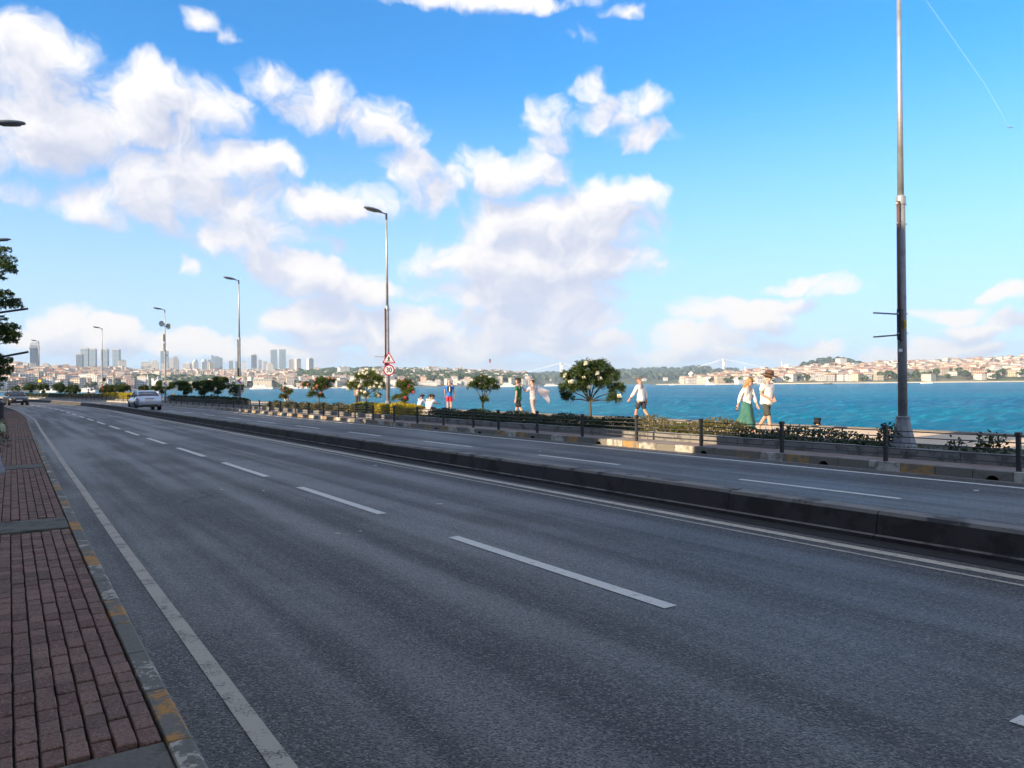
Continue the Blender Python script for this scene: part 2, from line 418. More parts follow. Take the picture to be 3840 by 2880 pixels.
m_conc = pmat('concrete', (0.20, 0.195, 0.185), 0.85, var=0.25, vscale=2.5, bump=0.5, bscale=70, dirt=(0.10, 0.098, 0.09), dscale=3)
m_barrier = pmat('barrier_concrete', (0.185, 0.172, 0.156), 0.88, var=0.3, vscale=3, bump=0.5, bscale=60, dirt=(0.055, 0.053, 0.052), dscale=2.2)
m_barrier_shade = pmat('shaded_concrete', (0.052, 0.050, 0.050), 0.9, var=0.25, vscale=3, bump=0.5, bscale=60, dirt=(0.030, 0.029, 0.029), dscale=1.6)  # shade of the barrier's side faces painted as a darker concrete colour
m_gutter = pmat('gutter_dirt', (0.022, 0.021, 0.020), 0.95, var=0.4, vscale=9, bump=0.8, bscale=40)
m_patch = pmat('concrete_patch', (0.135, 0.125, 0.105), 0.9, var=0.3, vscale=7, bump=0.9, bscale=35, dirt=(0.07, 0.075, 0.06), dscale=5)
m_bed = pmat('paver_bedding', (0.042, 0.036, 0.030), 0.95, var=0.4, vscale=20, bump=0.6, bscale=60)
m_soil = pmat('soil', (0.050, 0.042, 0.026), 0.95, var=0.5, vscale=6, bump=1.0, bscale=25, dirt=(0.035, 0.055, 0.018), dscale=2)
m_prom = pmat('promenade_concrete', (0.58, 0.45, 0.31), 0.85, var=0.18, vscale=1.2, bump=0.3, bscale=50, dirt=(0.48, 0.37, 0.25), dscale=0.8)
m_land = pmat('packed_earth', (0.10, 0.09, 0.07), 0.95, var=0.3, vscale=1)

ground = ribbon('ground', -70, N_SEA - 0.3, -0.06, -40, T_END, m_land, 3.0)
road = ribbon('road', 0.3, N_KERB + 0.05, 0.0, -30, T_END, m_asph, 1.5, 8)

# markings are pieces of the road
def strip(name, n0, n1, t0, t1, mat, z=0.004): return ribbon(name, n0, n1, z, t0, t1, mat, 1.2, 1, road)
strip('edge_line', lambda t: kerb_out(t) + 0.265, lambda t: kerb_out(t) + 0.365, -20, 160, m_worn)
strip('edge_line', 6.98, 7.11, -20, 240, m_cream)
strip('edge_line', 6.78, 6.83, -20, 90, m_worn)
strip('edge_line', 12.86, 12.98, -20, 240, m_white)
strip('gutter', 7.26, N_MED0 + 0.02, -20, 240, m_gutter, 0.005)
strip('gutter', N_KERB - 0.16, N_KERB + 0.02, -20, 240, m_conc, 0.005)
for k in range(-3, 24):
    t = 4.05 + 5.1 * k if k >= 0 else 3.6 + 5.1 * k
    strip('lane_dash', 4.04, 4.17, t, t + 3.25, m_white)
for k in range(-3, 24):
    t = 5.9 + 5.83 * k
    strip('lane_dash', 10.42, 10.53, t, t + 2.8, m_white)
# a few flattened scraps and worn flecks on the asphalt
flk = pmat('pale_fleck', (0.45, 0.44, 0.40), 0.9)
for i in range(26):
    n, t = rs.uniform(1.6, 12.4), rs.uniform(4, 40)
    L_ = rs.uniform(0.03, 0.09); mb = MB(); a = rs.uniform(0, 3.1)
    mb.prism([(L_ * math.cos(q) * (1 if j % 2 else 0.7), 0.5 * L_ * math.sin(q)) for j, q in enumerate([0, 1.1, 2.0, 3.1, 4.2, 5.2])], 0.003)
    o = mb.build('fleck', flk, road); o.location = RP(n, t, 0.0015); o.rotation_euler[2] = a

# --- near pavement: bedding, pavers, slabs and painted kerb
pav = ribbon('near_pavement', -3.0, lambda t: kerb_in(t) + 0.005, 0.085, -20, 150, m_bed, 1.5)
m_paver, b, p = new_mat('paver')
oi = b.n('ShaderNodeObjectInfo').outputs['Random']; isl = b.n('ShaderNodeNewGeometry').outputs['Random Per Island']
gpos = b.n('ShaderNodeNewGeometry').outputs['Position']
rn = b.m('FRACT', b.m('ADD', oi, isl))
pc = b.mix(rn, (0.135, 0.064, 0.046), (0.250, 0.142, 0.106))
gr = b.noise(gpos, 75, 4, 0.8)
pc = b.mix(b.m('MULTIPLY', b.rng(gr, 0.52, 0.68), 0.9), pc, (0.36, 0.27, 0.22))
pc = b.mix(b.m('MULTIPLY', b.rng(gr, 0.48, 0.34), 0.9), pc, (0.030, 0.020, 0.018))
pc = b.mix(b.m('MULTIPLY', b.rng(b.noise(gpos, 2.3, 4, 0.6), 0.45, 0.7), 0.35), pc, (0.075, 0.062, 0.050))
b.put(p, 'Base Color', pc); p.inputs['Roughness'].default_value = 0.85
bn = b.n('ShaderNodeBump'); bn.inputs['Strength'].default_value = 0.9; bn.inputs['Distance'].default_value = 0.006
b.put(bn, 'Height', gr); b.put(p, 'Normal', bn.outputs[0])

def chamfer_block(L_, W_, H_, ch):
    mb = MB(); x, y = L_ / 2, W_ / 2
    lo = [(-x, -y), (x, -y), (x, y), (-x, y)]; hi = [(-x + ch, -y + ch), (x - ch, -y + ch), (x - ch, y - ch), (-x + ch, y - ch)]
    vs = [(a, b_, 0) for a, b_ in lo] + [(a, b_, H_ - ch) for a, b_ in lo] + [(a, b_, H_) for a, b_ in hi]
    fs = [(i, (i + 1) % 4, (i + 1) % 4 + 4, i + 4) for i in range(4)] + [(i + 4, (i + 1) % 4 + 4, (i + 1) % 4 + 8, i + 8) for i in range(4)] + [(8, 9, 10, 11)]
    mb.add(vs, fs); return mb
PW_, PL_ = 0.090, 0.162
SLABS = [(9.75, 10.55), (17.5, 18.3), (27.6, 28.1), (38.0, 38.5)]
def in_slab(t): return any(a - 0.1 < t < b_ + 0.1 for a, b_ in SLABS)
pm = [chamfer_block(PL_ - 0.009 - 0.002 * k, PW_ - 0.007 - 0.002 * k, 0.05, 0.005).mesh('paver') for k in range(3)]
for m_ in pm: m_.materials.append(m_paver)
cnt = 0; mass = MB()
unit = chamfer_block(PL_ - 0.011, PW_ - 0.008, 0.05, 0.005)
for i in range(int((62 - 2.0) / PL_)):
    for j in range(18):
        t = 3.70 + i * PL_ + (0.03 * math.sin(j * 2.3)) ; n = kerb_in(t) - 0.012 - (j + 0.5) * PW_
        t += rs.uniform(-0.006, 0.006)
        if in_slab(t): continue
        z = 0.079 + rs.uniform(-0.0035, 0.0035)
        head = heading(t) + math.atan((kerb_in(t - 0.3) - kerb_in(t + 0.3)) / 0.6)
        rz = head + math.pi / 2 + rs.uniform(-0.012, 0.012)
        if cnt < 300 and j < 8:
            o = bpy.data.objects.new('paver', pm[cnt % 3]); link(o, pav)
            o.location = RP(n, t, z); o.rotation_euler = (rs.uniform(-0.02, 0.02), rs.uniform(-0.012, 0.012), rz); cnt += 1
        else:
            M = Matrix.Translation(RP(n, t, z)) @ Matrix.Rotation(rz, 4, 'Z')
            mass.add([M @ Vector(q) for q in unit.v], unit.f)
o = mass.build('paver_field', m_paver, pav); o['kind'] = 'stuff'
for a, b_ in SLABS:
    ts = tl(a, b_, 0.4); mb = MB()
    rings = [[RP(-1.2, t, 0.06), RP(kerb_in(t) - 0.01, t, 0.06), RP(kerb_in(t) - 0.012, t, 0.131), RP(-1.2, t, 0.131)] for t in ts]
    mb.loft(rings).build('slab', m_patch, pav)
mb = MB(); mb.loft([[RP(-1.2, t, 0.06), RP(kerb_in(t) - 0.01, t, 0.06), RP(kerb_in(t) - 0.012, t, 0.122), RP(-1.2, t, 0.122)] for t in (-3, 1, 2.6, 3.60)])
mb.build('slab', m_patch, pav)

def kerb_paint(name, paint, lo, hi):
    m_, b, p = new_mat(name); oc = b.n('ShaderNodeNewGeometry').outputs['Position']
    w_ = b.m('ADD', b.m('MULTIPLY', b.noise(oc, 4.5, 6, 0.65), 0.75), b.m('MULTIPLY', b.noise(oc, 45, 3, 0.7), 0.25))
    conc = b.mix(b.noise(oc, 30, 4, 0.7), (0.085, 0.080, 0.068), (0.22, 0.205, 0.175))
    b.put(p, 'Base Color', b.mix(b.rng(w_, lo, hi), conc, paint) if paint else conc); p.inputs['Roughness'].default_value = 0.85
    bn = b.n('ShaderNodeBump'); bn.inputs['Strength'].default_value = 0.8; bn.inputs['Distance'].default_value = 0.008
    b.put(bn, 'Height', b.noise(oc, 40, 4, 0.7)); b.put(p, 'Normal', bn.outputs[0])
    return m_
m_kw = kerb_paint('kerb_white_worn', (0.44, 0.40, 0.33), 0.53, 0.57)
m_ky = kerb_paint('kerb_yellow_worn', (0.42, 0.21, 0.05), 0.49, 0.55)
m_kn = kerb_paint('kerb_bare', None, 0, 1)
m_kw2 = kerb_paint('kerb_white_kept', (0.42, 0.40, 0.35), 0.42, 0.56)
m_ky2 = kerb_paint('kerb_yellow_kept', (0.34, 0.20, 0.065), 0.44, 0.58)

kerb = empty('near_kerb', RP(0.7, 2, 0)); kerb['kind'] = 'structure'
t = 1.6; i = 0
while t < 95:
    L_ = 0.66; t2 = t + L_ - 0.012; mb = MB()
    def ring(tt): 
        a, b_ = kerb_in(tt), kerb_out(tt)
        return [RP(a, tt, 0.0), RP(b_ + 0.012, tt, 0.0), RP(b_, tt, 0.105), RP(b_ - 0.02, tt, 0.127), RP(a + 0.006, tt, 0.127), RP(a, tt, 0.12)]
    mb.loft([ring(t), ring((t + t2) / 2), ring(t2)])
    o = mb.build('kerb_block', [m_ky, m_kw, m_kw, m_ky, m_kw, m_kn][i % 6], None)
    o.parent = kerb; o.matrix_parent_inverse = Matrix.Translation(-kerb.location)
    t += L_; i += 1

# --- median barrier of precast blocks
med = empty('median_barrier', RP(N_MED0, 5, 0))
tag(med, 'low grey concrete block barrier running down the middle of the road', 'barrier')
inv = Matrix.Translation(-med.location)
t = -13.05; i = 0
while t < 215:
    mb = MB(); e = 0.004 if i % 2 else 0.006
    dz = rs.uniform(-0.004, 0.004); dn = rs.uniform(-0.004, 0.004)
    def ring(tt, k=0.0):
        a = N_MED0 + dn
        return [RP(a - 0.05, tt, 0), RP(a - 0.05, tt, 0.045), RP(a, tt, 0.055), RP(a + 0.03, tt, 0.26 + dz), RP(a + 0.055, tt, 0.295 + dz),
                RP(a + 0.275, tt, 0.295 + dz), RP(a + 0.30, tt, 0.265 + dz), RP(a + 0.34, tt, 0)]
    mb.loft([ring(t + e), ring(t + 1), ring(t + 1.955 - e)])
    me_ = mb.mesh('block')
    me_.materials.append(m_barrier); me_.materials.append(m_barrier_shade)
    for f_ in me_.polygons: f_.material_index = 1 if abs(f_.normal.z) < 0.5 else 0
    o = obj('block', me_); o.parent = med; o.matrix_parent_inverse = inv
    t += 1.955; i += 1

# --- far pavement, kerb with gutter holes, planter kerb, bed, promenade, quay
m_fpave, b, p = new_mat('far_paving')
uvn = uvnode(b); br = b.n('ShaderNodeTexBrick'); b.put(br, 'Vector', uvn)
br.inputs['Scale'].default_value = 1; br.inputs['Brick Width'].default_value = 0.1; br.inputs['Row Height'].default_value = 0.2
br.inputs['Mortar Size'].default_value = 0.006; br.inputs['Color1'].default_value = (0.22, 0.155, 0.135, 1); br.inputs['Color2'].default_value = (0.27, 0.20, 0.175, 1); br.inputs['Mortar'].default_value = (0.09, 0.08, 0.07, 1)
oc = b.n('ShaderNodeTexCoord').outputs['Object']
b.put(p, 'Base Color', b.mix(b.rng(b.noise(oc, 1.2, 5, 0.6), 0.42, 0.66), br.outputs[0], (0.24, 0.225, 0.20))); p.inputs['Roughness'].default_value = 0.85
ribbon('far_pavement', N_KERB + 0.14, N_PLANT + 0.02, 0.15, -25, 250, m_fpave)
fk = empty('far_kerb', RP(N_KERB, 5, 0)); fk['kind'] = 'structure'; inv = Matrix.Translation(-fk.location)
HOLES = [6.35, 9.05, 12.35, 16.05, 19.0, 22.3, 25.4, 28.6, 31.9]
t = 0.2; i = 0
mset = [m_kw2, m_ky2, m_kn, m_ky2, m_kw2, m_kn, m_kw2, m_ky2]
while t < 175:
    L_ = 0.62 if t < 60 else 1.24; t2 = t + L_ - 0.012
    hole = next((h for h in HOLES if t <= h < t2), None)
    prof = [(t, 0.0)]
    if hole is not None:
        hc = (t + t2) / 2
        prof += [(hc - 0.10, 0.0)] + [(hc - 0.10 * math.cos(a), 0.085 * math.sin(a)) for a in (0.35, 0.8, 1.3, 1.84, 2.34, 2.8)] + [(hc + 0.10, 0.0)]
    prof += [(t2, 0.0), (t2, 0.158), (t, 0.158)]
    k = len(prof); dz = rs.uniform(-0.004, 0.004); vs = []
    for nn, dd in ((N_KERB, 0), (N_KERB + 0.15, 0)):
        vs += [RP(nn + (0.02 if zz > 0.15 and dd == 0 and nn == N_KERB else 0), tt, zz + (dz if zz > 0.15 else 0)) for tt, zz in prof]
    fs = [tuple(range(k)), tuple(range(2 * k - 1, k - 1, -1))] + [(j, j + k, (j + 1) % k + k, (j + 1) % k) for j in range(k)]
    mb = MB(); mb.add(vs, fs)
    o = mb.build('kerb_block', m_kn if hole is not None else (mset[i % 8] if t < 60 else m_kw2), None); o.parent = fk; o.matrix_parent_inverse = inv
    if hole is not None:
        hb = MB(); hb.add([RP(N_KERB + 0.12, t + 0.1, 0.0), RP(N_KERB + 0.12, t2 - 0.1, 0.0), RP(N_KERB + 0.12, t2 - 0.1, 0.12), RP(N_KERB + 0.12, t + 0.1, 0.12)], [(0, 1, 2, 3)])
    t += L_; i += 1
pk = empty('planter_kerb', RP(N_PLANT, 5, 0.15)); pk['kind'] = 'structure'; inv = Matrix.Translation(-pk.location)
t = -1.0
while t < 190:
    L_ = rs.choice([0.95, 1.0, 1.05]) if t < 60 else 2.0; dz = rs.uniform(-0.012, 0.012); dn = rs.uniform(-0.012, 0.012)
    mb = MB()
    def ring(tt): return [RP(N_PLANT + dn, tt, 0.1), RP(N_PLANT + 0.14, tt, 0.1), RP(N_PLANT + 0.14, tt, 0.35 + dz), RP(N_PLANT + 0.018 + dn, tt, 0.35 + dz), RP(N_PLANT + dn, tt, 0.335 + dz)]
    mb.loft([ring(t + 0.006), ring(t + L_ / 2), ring(t + L_ - 0.006)])
    o = mb.build('kerb_block', m_conc, None); o.parent = pk; o.matrix_parent_inverse = inv
    t += L_
ribbon('planting_bed', N_PLANT + 0.1, N_BED, 0.29, -25, 250, m_soil, 1.5, 2)
ribbon('promenade', N_BED - 0.02, N_SEA, 0.16, -30, 260, m_prom, 1.5, 4)
mb = MB()
for i, t in enumerate(tl(-30, 260, 1.5)): pass
ts = tl(-30, 260, 2.0); rings = [[RP(N_BED, t, 0.1), RP(N_BED + 0.08, t, 0.1), RP(N_BED + 0.08, t, 0.31), RP(N_BED, t, 0.31)] for t in ts]
mb.loft(rings); o = mb.build('bed_edging', m_conc); o['kind'] = 'structure'
m_quay = pmat('quay_stone', (0.16, 0.15, 0.13), 0.85, var=0.3, vscale=1.5, bump=0.8, bscale=12)
mb = MB(); mb.loft([[RP(N_SEA - 0.4, t, -4), RP(N_SEA + 0.12, t, -4), RP(N_SEA + 0.02, t, 0.19), RP(N_SEA - 0.4, t, 0.19)] for t in ts])
o = mb.build('quay_wall', m_quay); tag(o, 'stone quay wall dropping from the promenade edge to the sea', 'wall')

# --- sea: one sheet, finely rippled near the quay
rngn = np.random.default_rng(3)
azs = np.radians(np.linspace(-46, 46, 640)); ds = [18.0]
while ds[-1] < 1500: ds.append(ds[-1] * 1.0062 + 0.012)
while ds[-1] < 9000: ds.append(ds[-1] * 1.12)
ds = np.array(ds)
Dg, Ag = np.meshgrid(ds, azs, indexing='ij')
Xg = Dg * np.tan(Ag); Yg = Dg.copy()
Zg = np.full_like(Xg, SEA_Z)
spacing = np.maximum(Dg * 0.0062 + 0.02, Dg * math.radians(92 / 640))
wind = R(200)
for k in range(72):
    lam = 0.40 * (7.0 / 0.40) ** (rngn.random()); th_ = wind + rngn.normal(0, 0.55); ph = rngn.random() * 6.28
    amp = 0.036 * lam ** 0.80 / 3.0
    kk = 2 * math.pi / lam
    att = np.clip((lam / spacing - 2.2) / 3.0, 0, 1)
    arg = kk * (Xg * math.cos(th_) + Yg * math.sin(th_)) + ph
    Zg += amp * att * (np.sin(arg) + 0.22 * np.sin(2 * arg + 0.6))
nr, nc = Xg.shape
idx = np.arange(nr * nc).reshape(nr, nc)
fq = np.stack([idx[:-1, :-1].ravel(), idx[:-1, 1:].ravel(), idx[1:, 1:].ravel(), idx[1:, :-1].ravel()], 1)
m_sea, b, p = new_mat('sea_water')
oc = b.n('ShaderNodeTexCoord').outputs['Object']
big = b.noise(oc, 0.012, 4, 0.6)
deep = b.mix(b.rng(big, 0.35, 0.65), (0.000, 0.100, 0.215), (0.000, 0.150, 0.245))
glint = b.noise(b.v('MULTIPLY', oc, (0.22, 0.95, 1)), 1.0, 6, 0.66)
deep = b.mix(b.m('MULTIPLY', b.rng(glint, 0.50, 0.66), 0.7), deep, (0.02, 0.30, 0.42))  # sky glints on the ripples painted into the water colour as paler streaks
hv = b.v('MULTIPLY', oc, (0.42, 1.0, 1.0))
h1 = b.noise(hv, 1.9, 6, 0.70, dist=0.3); h2 = b.noise(hv, 0.30, 4, 0.62, dist=0.4)
bn = b.n('ShaderNodeBump'); bn.inputs['Strength'].default_value = 0.9; bn.inputs['Distance'].default_value = 0.62
b.put(bn, 'Height', b.m('MULTIPLY_ADD', h2, 1.2, h1))
sdif = b.n('ShaderNodeBsdfDiffuse'); b.put(sdif, 0, deep); b.put(sdif, 'Normal', bn.outputs[0])
sgl = b.n('ShaderNodeBsdfGlossy'); sgl.inputs['Roughness'].default_value = 0.10; b.put(sgl, 'Normal', bn.outputs[0]); sgl.inputs[0].default_value = (0.82, 0.94, 1.0, 1)
fr = b.n('ShaderNodeFresnel'); fr.inputs[0].default_value = 1.333; b.put(fr, 'Normal', bn.outputs[0])
smx = b.n('ShaderNodeMixShader'); b.put(smx, 0, b.m('MINIMUM', fr.outputs[0], 0.44))   # choppy water never mirrors fully at grazing angles
m_sea.node_tree.links.new(sdif.outputs[0], smx.inputs[1]); m_sea.node_tree.links.new(sgl.outputs[0], smx.inputs[2])
m_sea.node_tree.links.new(smx.outputs[0], m_sea.node_tree.nodes['Material Output'].inputs[0])
sea_me = np_mesh('sea', np.stack([Xg.ravel(), Yg.ravel(), Zg.ravel()], 1), fq, [m_sea])
sea_me.shade_smooth()
o = obj('sea', sea_me); o['kind'] = 'structure'

mb = MB(); mb.loft([[RP(N_SEA, t, -4), RP(N_SEA + 1.1, t, -4), RP(N_SEA + 0.95, t, -0.72), RP(N_SEA, t, -0.70)] for t in ts])
o = mb.build('quay_ledge', m_quay); tag(o, 'low stone ledge at the foot of the quay wall', 'ledge')

# --- unseen wall on the landward side, heights and gaps shaped to shade the road
m_stone = pmat('shade_wall_stone', (0.24, 0.21, 0.17), 0.9, var=0.35, vscale=0.9, bump=1.0, bscale=5, dirt=(0.13, 0.12, 0.09), dscale=0.6)
wall = empty('shade_wall', RP(-3.4, 0, 0)); tag(wall, 'tall unseen stone wall with battlements, shaped to shade the road', 'wall')
inv = Matrix.Translation(-wall.location)
WALL = [(-38, 5.5, 12.2), (5.5, 6.3, 8.3), (6.3, 8.3, 12.2), (8.3, 10.7, 8.1), (10.7, 14.2, 6.6), (14.2, 30.0, 8.1), (30.0, 51.6, 6.1), (51.6, 86, 9.6), (106, 146, 8.4)]
def wpiece(name, t0, t1, z0, z1):
    mb = MB(); mb.loft([[RP(-4.2, t, z0), RP(-3.0, t, z0), RP(-3.0, t, z1), RP(-4.2, t, z1)] for t in tl(t0, t1, 2.0)])
    o = mb.build(name, m_stone); o.parent = wall; o.matrix_parent_inverse = inv
for a, b_, h_ in WALL: wpiece('wall_section', a, b_, -0.1, h_)
t = 30.4
while t < 51.0: wpiece('merlon', t, t + 0.85, 6.1, 8.2); t += 1.8
t = 14.8
while t < 29.5: wpiece('merlon', t, t + 1.1, 8.1, 8.7); t += 2.1

# ================================================================== far shores
rf = random.Random(21)
def far_h(u, v, D): return at(u, v, D).z
def shore_fn(tab):
    us = [r_[0] for r_ in tab]
    return [lambda u, k=k: float(np.interp(u, us, [r_[k] for r_ in tab])) for k in (1, 2, 3)]
# u direction, depth of the shoreline, depth of the crest, row of the crest
LEFT = [(-500, 850, 1700, 1392), (-100, 900, 1800, 1388), (60, 950, 1800, 1378), (130, 980, 1850, 1384), (260, 1050, 1950, 1392), (420, 1150, 2050, 1394), (600, 1300, 2200, 1398), (900, 1500, 2500, 1399), (1150, 1600, 2600, 1399),
        (1280, 1600, 2500, 1393), (1400, 1600, 2500, 1390), (1550, 1650, 2600, 1390), (1650, 1700, 2700, 1391), (1850, 1800, 2900, 1399), (1980, 1900, 3000, 1406), (2060, 2000, 3000, 1428), (2110, 2150, 3000, 1436)]
RIGHT = [(2440, 1750, 2300, 1436), (2520, 1650, 2300, 1432), (2620, 1550, 2300, 1424), (2720, 1500, 2300, 1408), (2850, 1450, 2300, 1398), (2960, 1420, 2300, 1386), (3100, 1400, 2300, 1378), (3250, 1400, 2300, 1375),
         (3400, 1380, 2300, 1366), (3600, 1360, 2300, 1356), (3750, 1350, 2300, 1350), (3900, 1350, 2300, 1342), (4500, 1350, 2300, 1335)]
MIDS = [(1850, 3300, 5200, 1420), (2040, 3300, 5400, 1408), (2130, 3300, 5600, 1404), (2230, 3300, 5600, 1410), (2330, 3200, 5600, 1396), (2400, 3200, 5400, 1394), (2480, 3100, 5400, 1391), (2560, 3000, 5200, 1391), (2620, 3000, 5200, 1382),
        (2680, 3000, 5200, 1391), (2740, 3000, 5200, 1394), (2860, 3000, 5200, 1386), (3000, 3000, 5000, 1380), (3300, 3000, 5000, 1385)]
HILL2 = [(2960, 2500, 3100, 1392), (3020, 2500, 3100, 1368), (3070, 2500, 3100, 1357), (3120, 2500, 3100, 1349), (3170, 2500, 3100, 1351), (3220, 2500, 3100, 1362), (3290, 2500, 3100, 1385)]
def prof(s): return 0.16 * min(1, s * 8) + 0.84 * (s ** 1.25 if s < 1 else 1)
def hill_pt(fn, u, s):
    sh, cr, vr = fn[0](u), fn[1](u), fn[2](u)
    D = sh + (cr - sh) * s; H_ = max(4.0, far_h(u, vr, cr) - SEA_Z)
    z = SEA_Z + H_ * prof(min(s, 1.0)) - max(0, s - 1) * H_ * 0.6
    q = at(u, HOR, D); return Vector((q.x, D, z))
def terrain(name, tab, mat, du=22, ns=16):
    fn = shore_fn(tab); us = np.arange(tab[0][0], tab[-1][0] + 1, du); ss = list(np.linspace(0, 1, ns)) + [1.15, 1.5]
    vs = []
    for u in us:
        q = hill_pt(fn, u, 0); vs.append((q.x, q.y, SEA_Z - 1.2))
        for s_ in ss:
            q = hill_pt(fn, u, s_); vs.append((q.x, q.y, q.z + (rf.uniform(-1, 1) if 0.05 < s_ < 1 else 0) + (0.5 if s_ == 0 else 0)))
    k = len(ss) + 1; fs = [(i * k + j, (i + 1) * k + j, (i + 1) * k + j + 1, i * k + j + 1) for i in range(len(us) - 1) for j in range(k - 1)]
    me = np_mesh(name, vs, fs, [mat]); me.shade_smooth()
    o = obj(name, me); o['kind'] = 'structure'
    return fn
m_hill = pmat('hillside_ground', (0.14, 0.13, 0.09), 0.95, var=0.3, vscale=0.02, dirt=(0.055, 0.080, 0.035), dscale=0.008, dlo=0.42, dhi=0.55)
m_hillg = pmat('wooded_ground', (0.040, 0.062, 0.028), 0.95, var=0.3, vscale=0.02)
fL = terrain('hillside', LEFT, m_hill); fR = terrain('hillside', RIGHT, m_hill)
fM = terrain('hills', MIDS, m_hillg); fH = terrain('hill', HILL2, m_hillg, 12)
m_beach = pmat('shore_road', (0.46, 0.42, 0.34), 0.9, var=0.15, vscale=0.05)
for nm, fn, u0, u1 in (('shore_road', fR, 2460, 4300), ('shore_road', fL, -400, 2050)):
    mb = MB(); r_ = []
    for u in np.arange(u0, u1, 30):
        q = hill_pt(fn, u, 0.0); d = 6.0
        r_.append([Vector((q.x * (q.y - d) / q.y, q.y - d, SEA_Z - 1)), Vector((q.x * (q.y - d) / q.y, q.y - d, SEA_Z + 1.6)), Vector((q.x * (q.y + 25) / q.y, q.y + 25, SEA_Z + 2.2)), Vector((q.x * (q.y + 25) / q.y, q.y + 25, SEA_Z - 1))])
    mb.loft(r_); o = mb.build(nm, m_beach); o['kind'] = 'structure'

# --- building facade: vertex colour for the render, uv in metres for the window grid
def facade_mat(name, glass=(0.07, 0.085, 0.11), wu=3.0, wv=3.1, fu=0.5, fv=0.5, attr=True, color=(0.6, 0.6, 0.6), rough=0.7, grough=0.15):
    m_, b, p = new_mat(name); uvn = b.n('ShaderNodeUVMap').outputs[0]
    sp = b.n('ShaderNodeSeparateXYZ'); b.put(sp, 0, uvn)
    fx = b.m('FRACT', b.m('DIVIDE', sp.outputs[0], wu)); fy = b.m('FRACT', b.m('DIVIDE', sp.outputs[1], wv))
    win = b.m('MULTIPLY', b.m('MULTIPLY', b.m('GREATER_THAN', fx, (1 - fu) / 2), b.m('LESS_THAN', fx, (1 + fu) / 2)),
              b.m('MULTIPLY', b.m('GREATER_THAN', fy, 0.28), b.m('LESS_THAN', fy, 0.28 + fv)))
    if attr: colr = b.n('ShaderNodeVertexColor', layer_name='Col').outputs[0]
    else: colr = color
    oc = b.n('ShaderNodeNewGeometry').outputs['Position']
    wall_c = b.mix(b.m('MULTIPLY', b.noise(oc, 0.25, 3, 0.6), 0.4), colr, (0.35, 0.33, 0.30))
    b.put(p, 'Base Color', b.mix(win, wall_c, glass)); b.put(p, 'Roughness', b.rng(win, 0, 1, rough, grough))
    return m_
m_house = facade_mat('house_wall', glass=(0.045, 0.055, 0.075), fu=0.5, fv=0.5, wu=3.4)
m_tile = pmat('roof_tile', (0.40, 0.20, 0.13), 0.85, var=0.3, vscale=0.3)
m_tile2 = pmat('roof_tile_pale', (0.42, 0.29, 0.22), 0.85, var=0.3, vscale=0.3)
m_flat = pmat('roof_flat', (0.48, 0.46, 0.43), 0.9, var=0.2, vscale=0.3)
ROOFM = [m_tile, m_tile2, m_flat]
WALLC = [(0.84, 0.82, 0.77), (0.82, 0.77, 0.66), (0.85, 0.84, 0.82), (0.85, 0.83, 0.79), (0.66, 0.62, 0.55), (0.72, 0.69, 0.64), (0.62, 0.52, 0.40), (0.70, 0.58, 0.42), (0.58, 0.42, 0.33), (0.55, 0.55, 0.54), (0.74, 0.72, 0.69), (0.64, 0.44, 0.36), (0.52, 0.46, 0.38)]
def box_geo(w_, d_, h_, M, base=-8.0):
    """walls (4 quads) with uv, as lists"""
    c_ = [(-w_ / 2, -d_ / 2), (w_ / 2, -d_ / 2), (w_ / 2, d_ / 2), (-w_ / 2, d_ / 2)]
    vs = [M @ Vector((x, y, base)) for x, y in c_] + [M @ Vector((x, y, h_)) for x, y in c_]
    fs = [(i, (i + 1) % 4, (i + 1) % 4 + 4, i + 4) for i in range(4)]
    uv = []
    for i in range(4):
        L_ = (w_, d_)[i % 2]; uv += [(0, base), (L_, base), (L_, h_), (0, h_)]
    return vs, fs, uv
def roof_geo(w_, d_, h_, kind, M):
    o_ = 0.5; x, y = w_ / 2 + o_, d_ / 2 + o_
    if kind == 2:
        vs = [(-x, -y, h_), (x, -y, h_), (x, y, h_), (-x, y, h_), (-x, -y, h_ + 0.7), (x, -y, h_ + 0.7), (x, y, h_ + 0.7), (-x, y, h_ + 0.7)]
        fs = [(0, 1, 5, 4), (1, 2, 6, 5), (2, 3, 7, 6), (3, 0, 4, 7), (4, 5, 6, 7), (3, 2, 1, 0)]
    else:
        rh = min(w_, d_) * 0.17; r_ = max(0.0, (w_ - d_) / 2) if w_ > d_ else 0; ry = max(0.0, (d_ - w_) / 2) if d_ > w_ else 0
        vs = [(-x, -y, h_), (x, -y, h_), (x, y, h_), (-x, y, h_), (-x, -y, h_ + .25), (x, -y, h_ + .25), (x, y, h_ + .25), (-x, y, h_ + .25), (-r_, -ry, h_ + rh), (r_, ry, h_ + rh)]
        fs = [(0, 1, 5, 4), (1, 2, 6, 5), (2, 3, 7, 6), (3, 0, 4, 7), (4, 5, 9, 8), (6, 7, 8, 9), (3, 2, 1, 0)]
        fs += [(5, 6, 9, 9), (7, 4, 8, 8)]
        fs = [f_ if f_[2] != f_[3] else f_[:3] for f_ in fs]
    return [M @ Vector(q) for q in vs], fs
